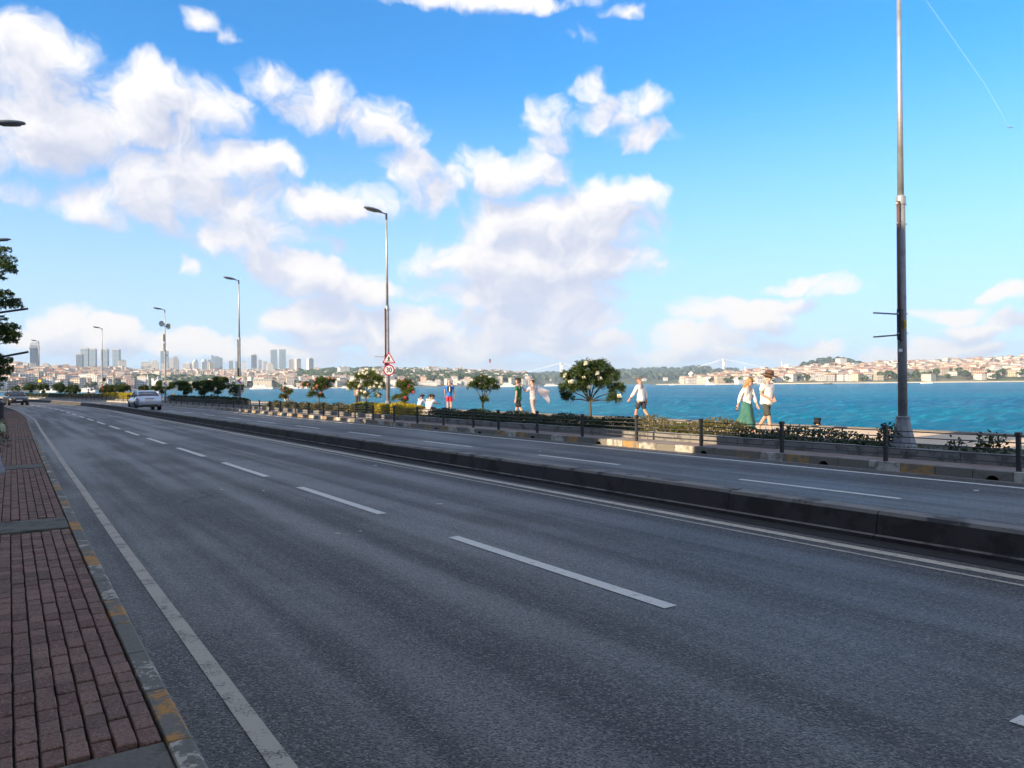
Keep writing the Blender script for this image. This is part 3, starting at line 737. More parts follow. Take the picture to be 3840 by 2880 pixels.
def scatter(fn, u0, u1, n_, side):
    out = []; tries = 0; grid = {}
    while len(out) < n_ and tries < n_ * 30:
        tries += 1
        u = rf.uniform(u0, u1); s_ = rf.betavariate(1.0, 1.15) * 0.97 + 0.03
        if not keep(side, u, s_): continue
        q = hill_pt(fn, u, s_)
        key = (int(q.x // (15 if side == 'R' else 12)), int(q.y // (34 if side == 'R' else 26)))
        if key in grid: continue
        grid[key] = 1
        w_, d_ = rf.uniform(11, 21), rf.uniform(10, 18)
        h_ = rf.choice([7, 9.5, 12.5, 12.5, 15.5, 15.5]) * rf.uniform(0.9, 1.1)
        if side == 'R': h_ *= 0.9
        elif u < 2000: w_ *= 0.78; d_ *= 0.78
        out.append((q, w_, d_, h_, rf.uniform(-0.5, 0.5), rf.choices([0, 1, 2], [5, 3, 3] if side == 'R' else [2, 4, 5])[0], rf.choice(WALLC), u))
    return out
def keep(side, u, s_):
    if side == 'L':
        if 1480 < u < 1960 and 0.10 < s_ < 0.72: return rf.random() < 0.10      # wooded slope
        if 1120 < u < 1400 and s_ > 0.30: return rf.random() < 0.15
        if 520 < u < 800 and 0.10 < s_ < 0.45: return rf.random() < 0.08
        if 120 < u < 700 and s_ < 0.10: return rf.random() < 0.2
        return True
    if u > 3300 and s_ < 0.16: return rf.random() < 0.25
    if s_ < 0.05: return False
    return True
SUB = []
for fn, u0, u1, n_, side in ((fL, -160, 1990, 1300, 'L'), (fR, 2560, 4050, 800, 'R'), (fM, 1900, 2760, 120, 'M')):
    lst = scatter(fn, u0, u1, n_, side if side != 'M' else 'R')
    lst.sort(key=lambda b_: -(b_[1] * b_[3]) / b_[0].y ** 2 * (1 if -20 < b_[7] < 3860 else 0))
    nind = {'L': 150, 'R': 150, 'M': 0}[side]
    V, F4, U, Cc = [], [], [], []; RV = [[], [], []]; RF = [[], [], []]
    for k, (q, w_, d_, h_, rz, rk, colr, u) in enumerate(lst):
        if k < nind:
            I = Matrix.Identity(4); vs, fs, uv = box_geo(w_, d_, h_, I)
            me = np_mesh('house', [tuple(v) for v in vs], fs, [m_house], uv=uv, col=[colr] * 4)
            o = obj('house', me, None, None, q, rz + 0.35)
            rvs, rfs = roof_geo(w_, d_, h_, rk, I); mr = bpy.data.meshes.new('roof'); mr.from_pydata([tuple(v) for v in rvs], [], rfs)
            obj('roof', mr, ROOFM[rk], o)
            far_txt = {'L': 'small pale house packed among others on the hazy city hillside across the water at left',
                       'R': 'sunlit pale house packed among others on the hillside across the water at right'}[side]
            tag(o, far_txt, 'house', {'L': 'houses on the left far hillside', 'R': 'houses on the right far hillside'}[side])
        else:
            M = Matrix.Translation(q) @ Matrix.Rotation(rz + 0.35, 4, 'Z')
            vs, fs, uv = box_geo(w_, d_, h_, M); b0 = len(V); V += [tuple(v) for v in vs]; F4 += [tuple(i + b0 for i in f_) for f_ in fs]; U += uv; Cc += [colr] * 4
            rvs, rfs = roof_geo(w_, d_, h_, rk, M); b0 = len(RV[rk]); RV[rk] += [tuple(v) for v in rvs]; RF[rk] += [tuple(i + b0 for i in f_) for f_ in rfs]
    root = obj('distant_houses', np_mesh('distant_houses', V, F4, [m_house], uv=U, col=Cc)); 
    tag(root, {'L': 'mass of small pale houses covering the city hillside at left', 'R': 'mass of small red roofed houses covering the hillside at right', 'M': 'faint scattered houses on the blue hills behind the bridge'}[side], 'houses', kind='stuff')
    for rk in range(3):
        if RF[rk]:
            me = bpy.data.meshes.new('roofs'); me.from_pydata(RV[rk], [], RF[rk]); o = obj('roofs', me, ROOFM[rk], root); o['kind'] = 'stuff'

# --- towers and landmarks
m_glass = facade_mat('tower_glass', glass=(0.10, 0.17, 0.25), wu=4, wv=4, fu=0.8, fv=0.62, attr=False, color=(0.30, 0.38, 0.46), rough=0.45, grough=0.12)
m_glassd = facade_mat('tower_glass_dark', glass=(0.06, 0.10, 0.16), wu=5, wv=4, fu=0.85, fv=0.62, attr=False, color=(0.16, 0.22, 0.29), rough=0.4, grough=0.1)
m_twhite = facade_mat('tower_white', glass=(0.16, 0.18, 0.21), wu=4, wv=3.4, fu=0.45, fv=0.45, attr=False, color=(0.72, 0.70, 0.66))
m_tbeige = facade_mat('tower_beige', glass=(0.20, 0.17, 0.14), wu=5.0, wv=40, fu=0.42, fv=0.66, attr=False, color=(0.72, 0.62, 0.46))
m_tgrey = facade_mat('tower_grey', glass=(0.10, 0.13, 0.18), wu=4, wv=3.6, fu=0.6, fv=0.5, attr=False, color=(0.46, 0.48, 0.52))
m_tbrown = facade_mat('tower_brown', glass=(0.10, 0.09, 0.09), wu=3.5, wv=3.6, fu=0.6, fv=0.5, attr=False, color=(0.40, 0.24, 0.17))
m_plain = pmat('stone_white', (0.74, 0.71, 0.66), 0.8, var=0.1, vscale=0.1)
m_lead = pmat('lead_dome', (0.42, 0.46, 0.50), 0.5, var=0.1, vscale=0.1)
TMAT = dict(g=m_glass, d=m_glassd, w=m_twhite, b=m_tbeige, y=m_tgrey, n=m_tbrown)
def bldg(name, u0, u1, vt, vb, D, kind, label, depth=None, rz=0.3, top=None, cat='tower'):
    pc_, pt = at((u0 + u1) / 2, vb, D), at((u0 + u1) / 2, vt, D)
    wpx = (u1 - u0) / FPX * D; a_, s_ = math.cos(rz), math.sin(abs(rz))
    d_ = depth if depth else wpx * 0.75
    w_ = max(4.0, (wpx - d_ * s_) / a_) if depth is None or wpx > d_ * s_ + 4 else wpx * 0.7
    h_ = pt.z - pc_.z
    root = empty(name, pc_, rz); tag(root, label, cat)
    def part(nm, w2, d2, z0, z1, mt):
        vs, fs, uv = box_geo(w2, d2, z1, Matrix.Identity(4), z0)
        obj(nm, np_mesh(nm, [tuple(v) for v in vs] , fs, [mt], uv=uv), None, root)
    def cap(nm, w2, d2, z, th_=1.5, mt=m_flat):
        MB().box((0, 0, z + th_ / 2), (w2, d2, th_)).build(nm, mt, root)
    mt = TMAT[kind]
    if top == 'step':
        part('shaft', w_, d_, -30, h_ * 0.82, mt); cap('parapet', w_ + 0.6, d_ + 0.6, h_ * 0.82)
        part('upper_stage', w_ * 0.62, d_ * 0.62, h_ * 0.82 + 1.5, h_ * 0.94, mt); cap('roof', w_ * 0.64, d_ * 0.64, h_ * 0.94, h_ * 0.06)
    elif top == 'arch':
        zs = h_ * 0.78
        part('shaft', w_, d_, -30, zs, mt); cap('cornice', w_ + 3, d_ + 3, zs, 2.2, m_tgrey)
        prf = [(-d_ / 2, zs + 2.2), (-d_ / 2, zs + (h_ - zs) * 0.45), (-d_ * 0.33, h_ * 0.96), (-d_ * 0.2, h_), (d_ * 0.2, h_), (d_ * 0.33, h_ * 0.96), (d_ / 2, zs + (h_ - zs) * 0.45), (d_ / 2, zs + 2.2)]
        MB().loft([[Vector((x, y, z)) for y, z in prf] for x in (-w_ / 2, w_ / 2)]).build('vaulted_roof', m_glass, root)
        for k in range(7):
            x = -w_ / 2 + w_ * (k + 0.5) / 7
            MB().loft([[Vector((xx, y * 1.02, z + 0.5)) for y, z in prf] for xx in (x - 0.5, x + 0.5)]).build('rib', m_plain, root)
    elif top == 'slope':
        vs = [Vector((sx * w_ / 2, sy * d_ / 2, z)) for sx, sy, z in ((-1, -1, -30), (1, -1, -30), (1, 1, -30), (-1, 1, -30), (-1, -1, h_), (1, -1, h_ * 0.86), (1, 1, h_ * 0.86), (-1, 1, h_))]
        fs = [(0, 1, 5, 4), (1, 2, 6, 5), (2, 3, 7, 6), (3, 0, 4, 7)]
        uv = []
        for f_ in fs:
            L_ = (vs[f_[1]] - vs[f_[0]]).length; uv += [(0, -30), (L_, -30), (L_, vs[f_[2]].z), (0, vs[f_[3]].z)]
        obj('shaft', np_mesh('shaft', [tuple(v) for v in vs], fs, [mt], uv=uv), None, root)
        MB().add([vs[4], vs[5], vs[6], vs[7]], [(0, 1, 2, 3)]).build('roof', m_flat, root)
    elif top == 'spire':
        part('shaft', w_, d_, -30, h_ * 0.6, mt)
        MB().loft([[Vector((sx * w_ / 2 * k, sy * d_ / 2 * k, z)) for sx, sy in ((-1, -1), (1, -1), (1, 1), (-1, 1))] for k, z in ((1.04, h_ * 0.6), (0.03, h_))]).build('spire_roof', m_lead, root)
    elif top == 'dome':
        part('shaft', w_, d_, -30, h_ * 0.8, mt)
        MB().lathe([(min(w_, d_) / 2 * math.cos(a), h_ * 0.8 + h_ * 0.2 * math.sin(a)) for a in (0, 0.4, 0.8, 1.2, 1.5)], 12).build('domed_top', m_lead, root)
    else:
        part('shaft', w_, d_, -30, h_, mt); cap('roof', w_ + 0.5, d_ + 0.5, h_, 2.0)
        if wpx > 18 and top != 'plain': MB().box((w_ * 0.1, 0, h_ + 3.5), (w_ * 0.4, d_ * 0.4, 3)).build('plant_room', m_flat, root)
    return root
B = bldg
B('tower', 106, 156, 1283, 1392, 1900, 'd', 'tall dark glass tower with ribbed vaulted roof, leftmost on the skyline', 30, 0.55, 'arch')
B('tower', 288, 312, 1330, 1398, 2350, 'd', 'shorter blue glass tower at the left end of the cluster of five', None, 0.2)
B('tower', 306, 336, 1309, 1398, 2450, 'g', 'widest pale blue slab tower, second in the cluster of five', None, 0.15)
B('tower', 338, 362, 1311, 1398, 2450, 'g', 'pale blue slab tower, third in the cluster of five just left of a lamp post', None, 0.15)
B('tower', 382, 407, 1312, 1400, 2450, 'g', 'pale blue slab tower standing just right of the second lamp post from the left', None, 0.15)
B('tower', 425, 451, 1313, 1402, 2450, 'g', 'pale blue slab tower at the right end of the cluster of five', None, 0.15)
B('tower', 440, 477, 1354, 1402, 2250, 'w', 'short white block with one blue side in front of the last slab tower', None, 0.5)
B('tower', 528, 561, 1360, 1405, 2300, 'w', 'wide cream apartment tower at the left of the middle skyline', None, 0.4, 'plain')
B('tower', 555, 571, 1343, 1405, 2500, 'y', 'slim tower with a dark pointed roof on the middle skyline', None, 0.3, 'spire')
B('tower', 566, 598, 1352, 1408, 2300, 'w', 'white stepped tower beside the pointed tower', None, 0.4, 'step')
B('tower', 602, 634, 1318, 1400, 2900, 'g', 'tall glass tower rising behind the lamp post with the loudspeakers', None, 0.3)
B('tower', 633, 652, 1345, 1400, 2700, 'w', 'slender white tower right of the loudspeaker lamp post', None, 0.4)
B('tower', 646, 675, 1337, 1400, 2800, 'y', 'grey blue tower with a notched top right of the loudspeaker lamp post', None, 0.4, 'step')
B('tower', 606, 632, 1366, 1408, 2250, 'y', 'low grey block in front of the tall glass tower', None, 0.2)
B('tower', 688, 716, 1365, 1402, 2500, 'y', 'low pair of grey office blocks joined together', None, 0.1)
B('tower', 720, 745, 1346, 1402, 2500, 'w', 'white tower with a rounded crown', None, 0.6, 'dome')
B('tower', 753, 779, 1345, 1402, 2600, 'y', 'broad grey tower with a round topped front', None, 0.5, 'dome')
B('tower', 779, 792, 1350, 1402, 2600, 'g', 'narrow blue tower left of the slanted pair', None, 0.3)
B('tower', 782, 800, 1362, 1404, 2300, 'b', 'short cream tower with a rounded front below the slanted pair', None, 0.6, 'plain')
B('tower', 793, 813, 1330, 1402, 2700, 'g', 'left and taller of the pair of slanted glass towers', None, 0.2, 'slope')
B('tower', 809, 837, 1334, 1402, 2650, 'g', 'right and wider of the pair of slanted glass towers', None, 0.3, 'slope')
B('tower', 858, 876, 1354, 1404, 2600, 'g', 'small blue tower left of the middle lamp post', None, 0.3)
B('tower', 882, 898, 1356, 1404, 2600, 'g', 'small blue tower hidden partly by the middle lamp post', None, 0.3)
B('tower', 909, 923, 1357, 1404, 2600, 'w', 'small white tower just right of the middle lamp post', None, 0.3)
B('tower', 941, 965, 1332, 1404, 2600, 'd', 'dark blue tower with a deep top band standing alone', None, 0.3)
B('tower', 968, 983, 1351, 1404, 2600, 'y', 'slim grey tower right of the dark blue tower', None, 0.4)
B('tower', 987, 1003, 1357, 1404, 2600, 'y', 'small grey tower left of the twin towers', None, 0.3)
B('tower', 998, 1028, 1361, 1408, 2300, 'w', 'white stepped tower in front of the twin towers', None, 0.4, 'step')
B('tower', 1014, 1042, 1313, 1402, 2800, 'g', 'left of the two tallest twin glass towers', None, 0.25)
B('tower', 1046, 1074, 1312, 1402, 2800, 'g', 'right of the two tallest twin glass towers', None, 0.25)
B('tower', 1081, 1101, 1350, 1402, 2700, 'y', 'left of the three apartment towers beside the twin towers', None, 0.4)
B('tower', 1103, 1130, 1349, 1402, 2700, 'w', 'middle of the three apartment towers beside the twin towers', None, 0.7)
B('tower', 1149, 1177, 1347, 1402, 2700, 'w', 'right and apart of the three apartment towers beside the twin towers', None, 0.7)
B('hotel', 634, 690, 1398, 1428, 1800, 'b', 'long cream hotel with ribbed front, left of the three', 22, 0.45, 'plain', 'building')
B('hotel', 694, 732, 1391, 1420, 1900, 'b', 'cream hotel with ribbed front, middle of the three', 22, 0.55, 'plain', 'building')
B('hotel', 733, 772, 1394, 1425, 1820, 'b', 'cream hotel with ribbed front, right of the three', 22, 0.55, 'plain', 'building')
B('apartment_block', 924, 955, 1400, 1430, 1900, 'n', 'brown apartment block above the waterfront trees', None, 0.7, 'plain', 'building')
B('hotel', 1264, 1313, 1380, 1418, 2100, 'w', 'white hotel block with a grey penthouse on the green slope', None, 0.5, None, 'building')
B('palace', 948, 1022, 1424, 1450, 1530, 'b', 'long cream palace by the far waterfront', 22, 0.25, 'plain', 'building')
B('long_building', 462, 553, 1428, 1455, 1260, 'y', 'long low grey building with a pale roof behind the waterfront', 18, 0.15, 'plain', 'building')
B('waterfront_building', 1695, 1760, 1427, 1448, 1820, 'w', 'white waterfront building with a grey wing behind the backpacker', 16, 0.2, 'plain', 'building')
B('waterfront_building', 1565, 1640, 1434, 1450, 1720, 'w', 'low pale waterfront building right of the round speed sign', 16, 0.1, 'plain', 'building')
B('ferry_terminal', 2755, 2815, 1428, 1443, 1440, 'w', 'low white terminal on the right shore behind the walking couple', 16, 0.3, 'plain', 'building')
B('apartment_block', 3136, 3172, 1346, 1364, 2900, 'w', 'pale block standing on top of the dark wooded hill', None, 0.3, 'plain', 'building')
def minaret(u, vt, vb, D, label):
    a, b_ = at(u, vb, D), at(u, vt, D); h_ = b_.z - a.z; r_ = max(1.3, h_ * 0.035)
    root = empty('minaret', a); tag(root, label, 'minaret')
    MB().lathe([(r_ * 1.5, -15), (r_ * 1.5, h_ * 0.1), (r_, h_ * 0.14), (r_, h_ * 0.62)], 10).build('shaft', m_plain, root)
    MB().lathe([(r_, h_ * 0.62), (r_ * 1.7, h_ * 0.65), (r_ * 1.7, h_ * 0.68), (r_ * 0.85, h_ * 0.68), (r_ * 0.85, h_ * 0.80)], 10).build('balcony', m_plain, root)
    MB().lathe([(r_ * 0.95, h_ * 0.80), (0.05, h_)], 10).build('cone_roof', m_lead, root)
def mosque(u0, u1, vt, vb, D, label):
    a, b_ = at((u0 + u1) / 2, vb, D), at((u0 + u1) / 2, vt, D); h_ = b_.z - a.z; w_ = (u1 - u0) / FPX * D
    root = empty('mosque', a, 0.3); tag(root, label, 'mosque')
    MB().box((0, 0, h_ * 0.25 - 6), (w_, w_, h_ * 0.5 + 12)).build('prayer_hall', m_twhite if False else m_plain, root)
    MB().lathe([(w_ * 0.42, h_ * 0.5), (w_ * 0.42, h_ * 0.58)] + [(w_ * 0.40 * math.cos(t), h_ * 0.58 + h_ * 0.40 * math.sin(t)) for t in (0, .35, .7, 1.05, 1.4, 1.55)], 16).build('dome', m_lead if 'grey' in label else m_plain, root)
    MB().lathe([(0.5, h_ * 0.97), (0.5, h_ * 1.03), (0.05, h_ * 1.12)], 6).build('finial', m_lead, root)
    for sx in (-1, 1):
        for sy in (-1, 1):
            MB().lathe([(w_ * 0.13 * math.cos(t), h_ * 0.5 + w_ * 0.13 * math.sin(t)) for t in (0, .5, 1, 1.5)], 10, Matrix.Translation((sx * w_ * 0.37, sy * w_ * 0.37, 0))).build('small_dome', m_plain, root)
mosque(574, 608, 1424, 1458, 1260, 'cream mosque with one big dome on the far waterfront at left')
minaret(554, 1402, 1456, 1260, 'slim white minaret left of the waterfront mosque')
minaret(592, 1408, 1450, 1300, 'slim white minaret rising behind the waterfront mosque dome')
mosque(2934, 2966, 1366, 1392, 2150, 'pale mosque with a big dome high on the right hillside')
minaret(2932, 1350, 1396, 2150, 'tall white minaret beside the hillside mosque at right')
minaret(2795, 1369, 1405, 2000, 'slim white minaret above the houses behind the walking woman')
a = at(2592, 1441, 1640); h_ = at(2592, 1392, 1640).z - a.z
lt = empty('white_tower', a); tag(lt, 'stout white tower with a flared head on the right shore', 'tower')
MB().lathe([(5, -4), (5, 1), (3.6, 2), (3.2, h_ * 0.66)], 12).build('shaft', m_plain, lt)
MB().lathe([(3.2, h_ * 0.66), (6.0, h_ * 0.76), (6.0, h_ * 0.84), (3.0, h_ * 0.9)], 12).build('gallery', m_plain, lt)
MB().lathe([(2.0, h_ * 0.9), (1.6, h_ * 0.96), (0.1, h_)], 10).build('cap', m_plain, lt)
a = at(1834, 1440, 2500); h_ = at(1834, 1345, 2500).z - a.z
fp = empty('flagpole', a); tag(fp, 'very tall thin flagpole on the far hill left of centre', 'flagpole')
MB().tube([(0, 0, -5), (0, 0, h_)], [0.9, 0.5], 6).build('pole', m_lead, fp)
MB().box((3.5, 0, h_ - 7), (7, 0.2, 12)).build('flag', pmat('flag_red', (0.20, 0.05, 0.06), 0.8), fp)

# --- suspension bridge
m_bridge = pmat('bridge_paint', (0.70, 0.71, 0.72), 0.6)
TA, TB = at(2106, 1442, 5200), at(2714, 1442, 4700); TA.z = TB.z = SEA_Z
bdir = (TB - TA); span = bdir.length; bd = bdir.normalized(); bp = Vector((-bd.y, bd.x, 0))
br_ = empty('suspension_bridge', TA); tag(br_, 'long white suspension bridge crossing the strait in the distance', 'bridge')
def bl(s_, o_, z): return bd * s_ + bp * o_ + Vector((0, 0, z))
DECK, TOPZ = 54.0, 148.0
for base in (0.0, span):
    for sd in (-1, 1):
        mb = MB(); mb.loft([[bl(base + x, sd * 14 + y, z) for x, y in ((-4.2, -3.5), (4.2, -3.5), (4.2, 3.5), (-4.2, 3.5))] for z in (-2, TOPZ)]); mb.build('tower_leg', m_bridge, br_)
    for z in (DECK - 10, 100, TOPZ - 4):
        MB().loft([[bl(base + x, y, z + q) for x, q in ((-3, -3), (3, -3), (3, 3), (-3, 3))] for y in (-14, 14)]).build('cross_beam', m_bridge, br_)
MB().loft([[bl(s_, y, DECK + q) for y, q in ((-15, -1.5), (15, -1.5), (16, 1.5), (-16, 1.5))] for s_ in (-620, 0, span / 2, span, span + 400)]).build('deck', m_bridge, br_)
for sd in (-1, 1):
    pts = [bl(-420, sd * 14, DECK)] + [bl(s_, sd * 14, DECK + 4 + (TOPZ - DECK - 4) * (2 * s_ / span - 1) ** 2) for s_ in np.linspace(0, span, 25)] + [bl(span + 400, sd * 14, DECK)]
    MB().tube(pts, 0.9, 5).build('main_cable', m_bridge, br_)
    mb = MB()
    for s_ in np.linspace(span * 0.03, span * 0.97, 60):
        mb.tube([bl(s_, sd * 14, DECK), bl(s_, sd * 14, DECK + 4 + (TOPZ - DECK - 4) * (2 * s_ / span - 1) ** 2)], 0.12, 3, False)
    o = mb.build('hangers', m_bridge, br_)

# --- far woods (stuff) and single shore trees
m_far_leaf = leaf_mat('far_foliage', (0.030, 0.060, 0.020), (0.075, 0.115, 0.035), 0.15)
m_far_dark = leaf_mat('far_foliage_dark', (0.018, 0.040, 0.022), (0.045, 0.075, 0.032), 0.1)

m_bark = pmat('bark', (0.085, 0.062, 0.045), 0.9, var=0.4, vscale=8, bump=0.8, bscale=30)
npr = np.random.default_rng(11)
def lumps(cent, rad, per=26, leaf=0.42):
    """leafy lumps: many small faces spread over each crown's shell"""
    V = []; n_ = len(cent)
    for c_, r_ in zip(cent, rad):
        d = npr.normal(size=(per, 3)); d /= np.linalg.norm(d, axis=1)[:, None]; d[:, 2] = np.abs(d[:, 2]) * 0.9 - 0.15
        pos = c_ + d * r_ * npr.uniform(0.72, 1.0, (per, 1)) * np.array([1, 1, 0.85])
        t1 = np.cross(d, npr.normal(size=(per, 3))); t1 /= np.linalg.norm(t1, axis=1)[:, None]; t2 = np.cross(d, t1)
        s_ = r_ * leaf * npr.uniform(0.7, 1.3, (per, 1))
        V.append(np.stack([pos - t1 * s_, pos - t2 * s_ + d * s_ * .2, pos + t1 * s_, pos + t2 * s_ + d * s_ * .2], 1).reshape(-1, 3))
    V = np.concatenate(V); F = np.arange(len(V)).reshape(-1, 4); return V, F
def wood(name, fn, u0, u1, s0, s1, n_, r0, r1, mat, label):
    cent, rad = [], []
    for i in range(n_):
        u, s_ = rf.uniform(u0, u1), rf.uniform(s0, s1); q = hill_pt(fn, u, s_); r_ = rf.uniform(r0, r1)
        cent.append(np.array((q.x, q.y, q.z + r_ * 0.6))); rad.append(r_)
    V, F = lumps(cent, rad); o = obj(name, np_mesh(name, V, F, [mat])); tag(o, label, 'trees', kind='stuff')
wood('wooded_slope', fL, 1440, 2000, 0.10, 0.92, 520, 7, 13, m_far_leaf, 'green wooded slope across the water behind the seated people')
wood('wooded_slope', fL, 1110, 1420, 0.28, 1.02, 330, 7, 13, m_far_leaf, 'green wooded hill around the white hotel across the water')
wood('wooded_slope', fL, 500, 820, 0.10, 0.42, 330, 6, 11, m_far_leaf, 'dark green trees below the three cream hotels across the water')
wood('wooded_slope', fL, -60, 480, 0.04, 0.75, 170, 5, 9, m_far_dark, 'dark tree clumps between the houses at far left')
wood('wooded_slope', fL, 820, 1440, 0.02, 0.3, 170, 5, 9, m_far_dark, 'tree clumps along the far waterfront at left of centre')
wood('wooded_slope', fH, 2990, 3260, 0.2, 1.0, 260, 8, 13, m_far_dark, 'dark wooded hill on the skyline at right')
wood('wooded_slope', fR, 2560, 4000, 0.08, 0.95, 420, 5, 9.5, m_far_leaf, 'green trees scattered between the houses on the right hillside')
wood('wooded_slope', fM, 1960, 2760, 0.1, 1.0, 600, 14, 26, m_far_dark, 'blue hazy woods on the hills behind the bridge')
tm = []
for k in range(4):
    cent = [np.array((rf.uniform(-3.5, 3.5), rf.uniform(-3, 3), rf.uniform(4.5, 9.5))) for _ in range(9)]
    V, F = lumps(cent, [rf.uniform(1.8, 3.2) for _ in cent], 34, 0.36)
    me = np_mesh('crown', V, F, [m_far_leaf if k < 3 else m_far_dark]); tm.append(me)
trk = MB().tube([(0, 0, -3), (0, 0, 3), (0.4, 0.2, 6)], [0.5, 0.4, 0.25], 6).mesh('trunk'); trk.materials.append(m_bark)
spots = [(rf.uniform(3290, 3860), rf.uniform(0.03, 0.15), 1.3) for _ in range(34)] + [(rf.uniform(2640, 2760), rf.uniform(0.03, 0.12), 1.1) for _ in range(7)] + [(rf.uniform(2880, 3260), rf.uniform(0.03, 0.10), 1.1) for _ in range(20)]
for u, s_, sc in spots:
    q = hill_pt(fR, u, s_); o = empty('shore_tree', q, rf.uniform(0, 6)); k = sc * rf.uniform(0.7, 1.2); o.scale = (k, k, k)
    tag(o, 'round green tree in the belt along the right far shore', 'tree', 'trees along the right far shore')
    for nm, me in (('crown', rf.choice(tm)), ('trunk', trk)): link(bpy.data.objects.new(nm, me), o)
spotsL = [(rf.uniform(70, 470), rf.uniform(0.015, 0.05), 1.0) for _ in range(16)]
for u, s_, sc in spotsL:
    q = hill_pt(fL, u, s_); o = empty('shore_tree', q, rf.uniform(0, 6)); k = sc * rf.uniform(0.7, 1.1); o.scale = (k, k, k)
    tag(o, 'round green tree by the left far shore', 'tree', 'trees by the left far shore')
    for nm, me in (('crown', rf.choice(tm)), ('trunk', trk)): link(bpy.data.objects.new(nm, me), o)

# --- boats
m_hull = pmat('boat_white', (0.78, 0.77, 0.74), 0.45, var=0.05, vscale=0.3)
m_win = pmat('boat_window', (0.05, 0.06, 0.08), 0.2)
m_dhull = pmat('boat_dark', (0.05, 0.045, 0.045), 0.6)
def boat(u, D, L_, label, decks=1, dark=False, rz=0.0, name='boat'):
    q = at(u, HOR, D); root = empty(name, (q.x, D, SEA_Z), rz); tag(root, label, 'boat')
    hh = L_ * 0.06 + 0.6; bw = L_ * 0.2
    st = [(-0.5, 0.75, 0.9), (-0.3, 1, 0.95), (0.1, 1, 1.0), (0.35, 0.7, 1.15), (0.5, 0.05, 1.35)]
    MB().loft([[Vector((x * L_, y * bw / 2 * k, z)) for y, z in ((-0.6, -0.5), (0.6, -0.5), (k, hh * e), (-k, hh * e))] for x, k, e in st]).build('hull', m_dhull if dark else m_hull, root)
    for d_ in range(decks):
        Ld = L_ * (0.66 - 0.16 * d_); z0 = hh + d_ * 2.4
        MB().box((-L_ * 0.06, 0, z0 + 1.2), (Ld, bw * (0.8 - 0.1 * d_), 2.3)).build('deck_house', m_hull, root)
        for sy in (-1, 1):
            for k in range(int(Ld / 2.4)):
                MB().box((-L_ * 0.06 - Ld / 2 + 1.3 + k * 2.4, sy * (bw * (0.4 - 0.05 * d_) + 0.03), z0 + 1.35), (1.5, 0.06, 0.9)).build('window', m_win, root)
    if decks > 1: MB().lathe([(0.9, 0), (0.8, 2.4)], 10, Matrix.Translation((-L_ * 0.15, 0, hh + decks * 2.4))).build('funnel', m_dhull, root)
    MB().tube([(L_ * 0.12, 0, hh), (L_ * 0.12, 0, hh + decks * 2.4 + 3)], 0.12, 5).build('mast', m_hull, root)
boat(1906, 1300, 27, 'white passenger ferry on the far water left of the man in green', 2, name='ferry')
boat(2066, 1450, 26, 'pale grey yacht on the far water right of the walking woman with the shawl', 1)
boat(980, 1350, 40, 'long white ferry moored under the far palace', 2, name='ferry')
boat(1085, 1400, 32, 'white excursion boat moored right of the long white ferry', 2)
boat(1150, 1420, 26, 'small white boat at the right end of the moored boats', 1)
boat(1300, 1450, 20, 'small white motor boat behind the white oleander', 1)
boat(320, 860, 22, 'white boat near the far shore at left', 1)
boat(180, 840, 18, 'low white boat near the far shore at far left', 1)
boat(2520, 1350, 10, 'tiny white speedboat near the right end of the bridge', 0, rz=0.2)
boat(2664, 1250, 16, 'small white launch below the white tower', 1)
boat(3104, 1050, 13, 'small dark barge off the right shore', 0, True)
boat(3475, 1000, 16, 'small cream boat off the right shore beside the tall pole', 0)
boat(1480, 1450, 14, 'little white boat right of the speed sign pole', 0)

# ================================================================== street furniture
ro = random.Random(5)
m_post = pmat('fence_iron', (0.030, 0.030, 0.032), 0.55, var=0.4, vscale=12, dirt=(0.07, 0.05, 0.035), dscale=9, dlo=0.56, dhi=0.66)
m_rail = pmat('fence_wire', (0.045, 0.044, 0.044), 0.5, var=0.3, vscale=12)
m_galv = pmat('galvanised_steel', (0.40, 0.41, 0.42), 0.5, 0.55, var=0.22, vscale=4, dirt=(0.34, 0.335, 0.33), dscale=3)
m_galvd = pmat('weathered_steel', (0.225, 0.24, 0.265), 0.55, 0.05, var=0.15, vscale=5, dirt=(0.18, 0.18, 0.185), dscale=4)
m_rust = pmat('rusty_tube', (0.13, 0.075, 0.055), 0.7, 0.2, var=0.4, vscale=6)
m_black = pmat('black_iron', (0.018, 0.018, 0.02), 0.6)
m_lamp = pmat('lamp_shell', (0.13, 0.15, 0.17), 0.45, 0.2, var=0.2, vscale=6)
m_lens = pmat('lamp_lens', (0.16, 0.15, 0.13), 0.25)

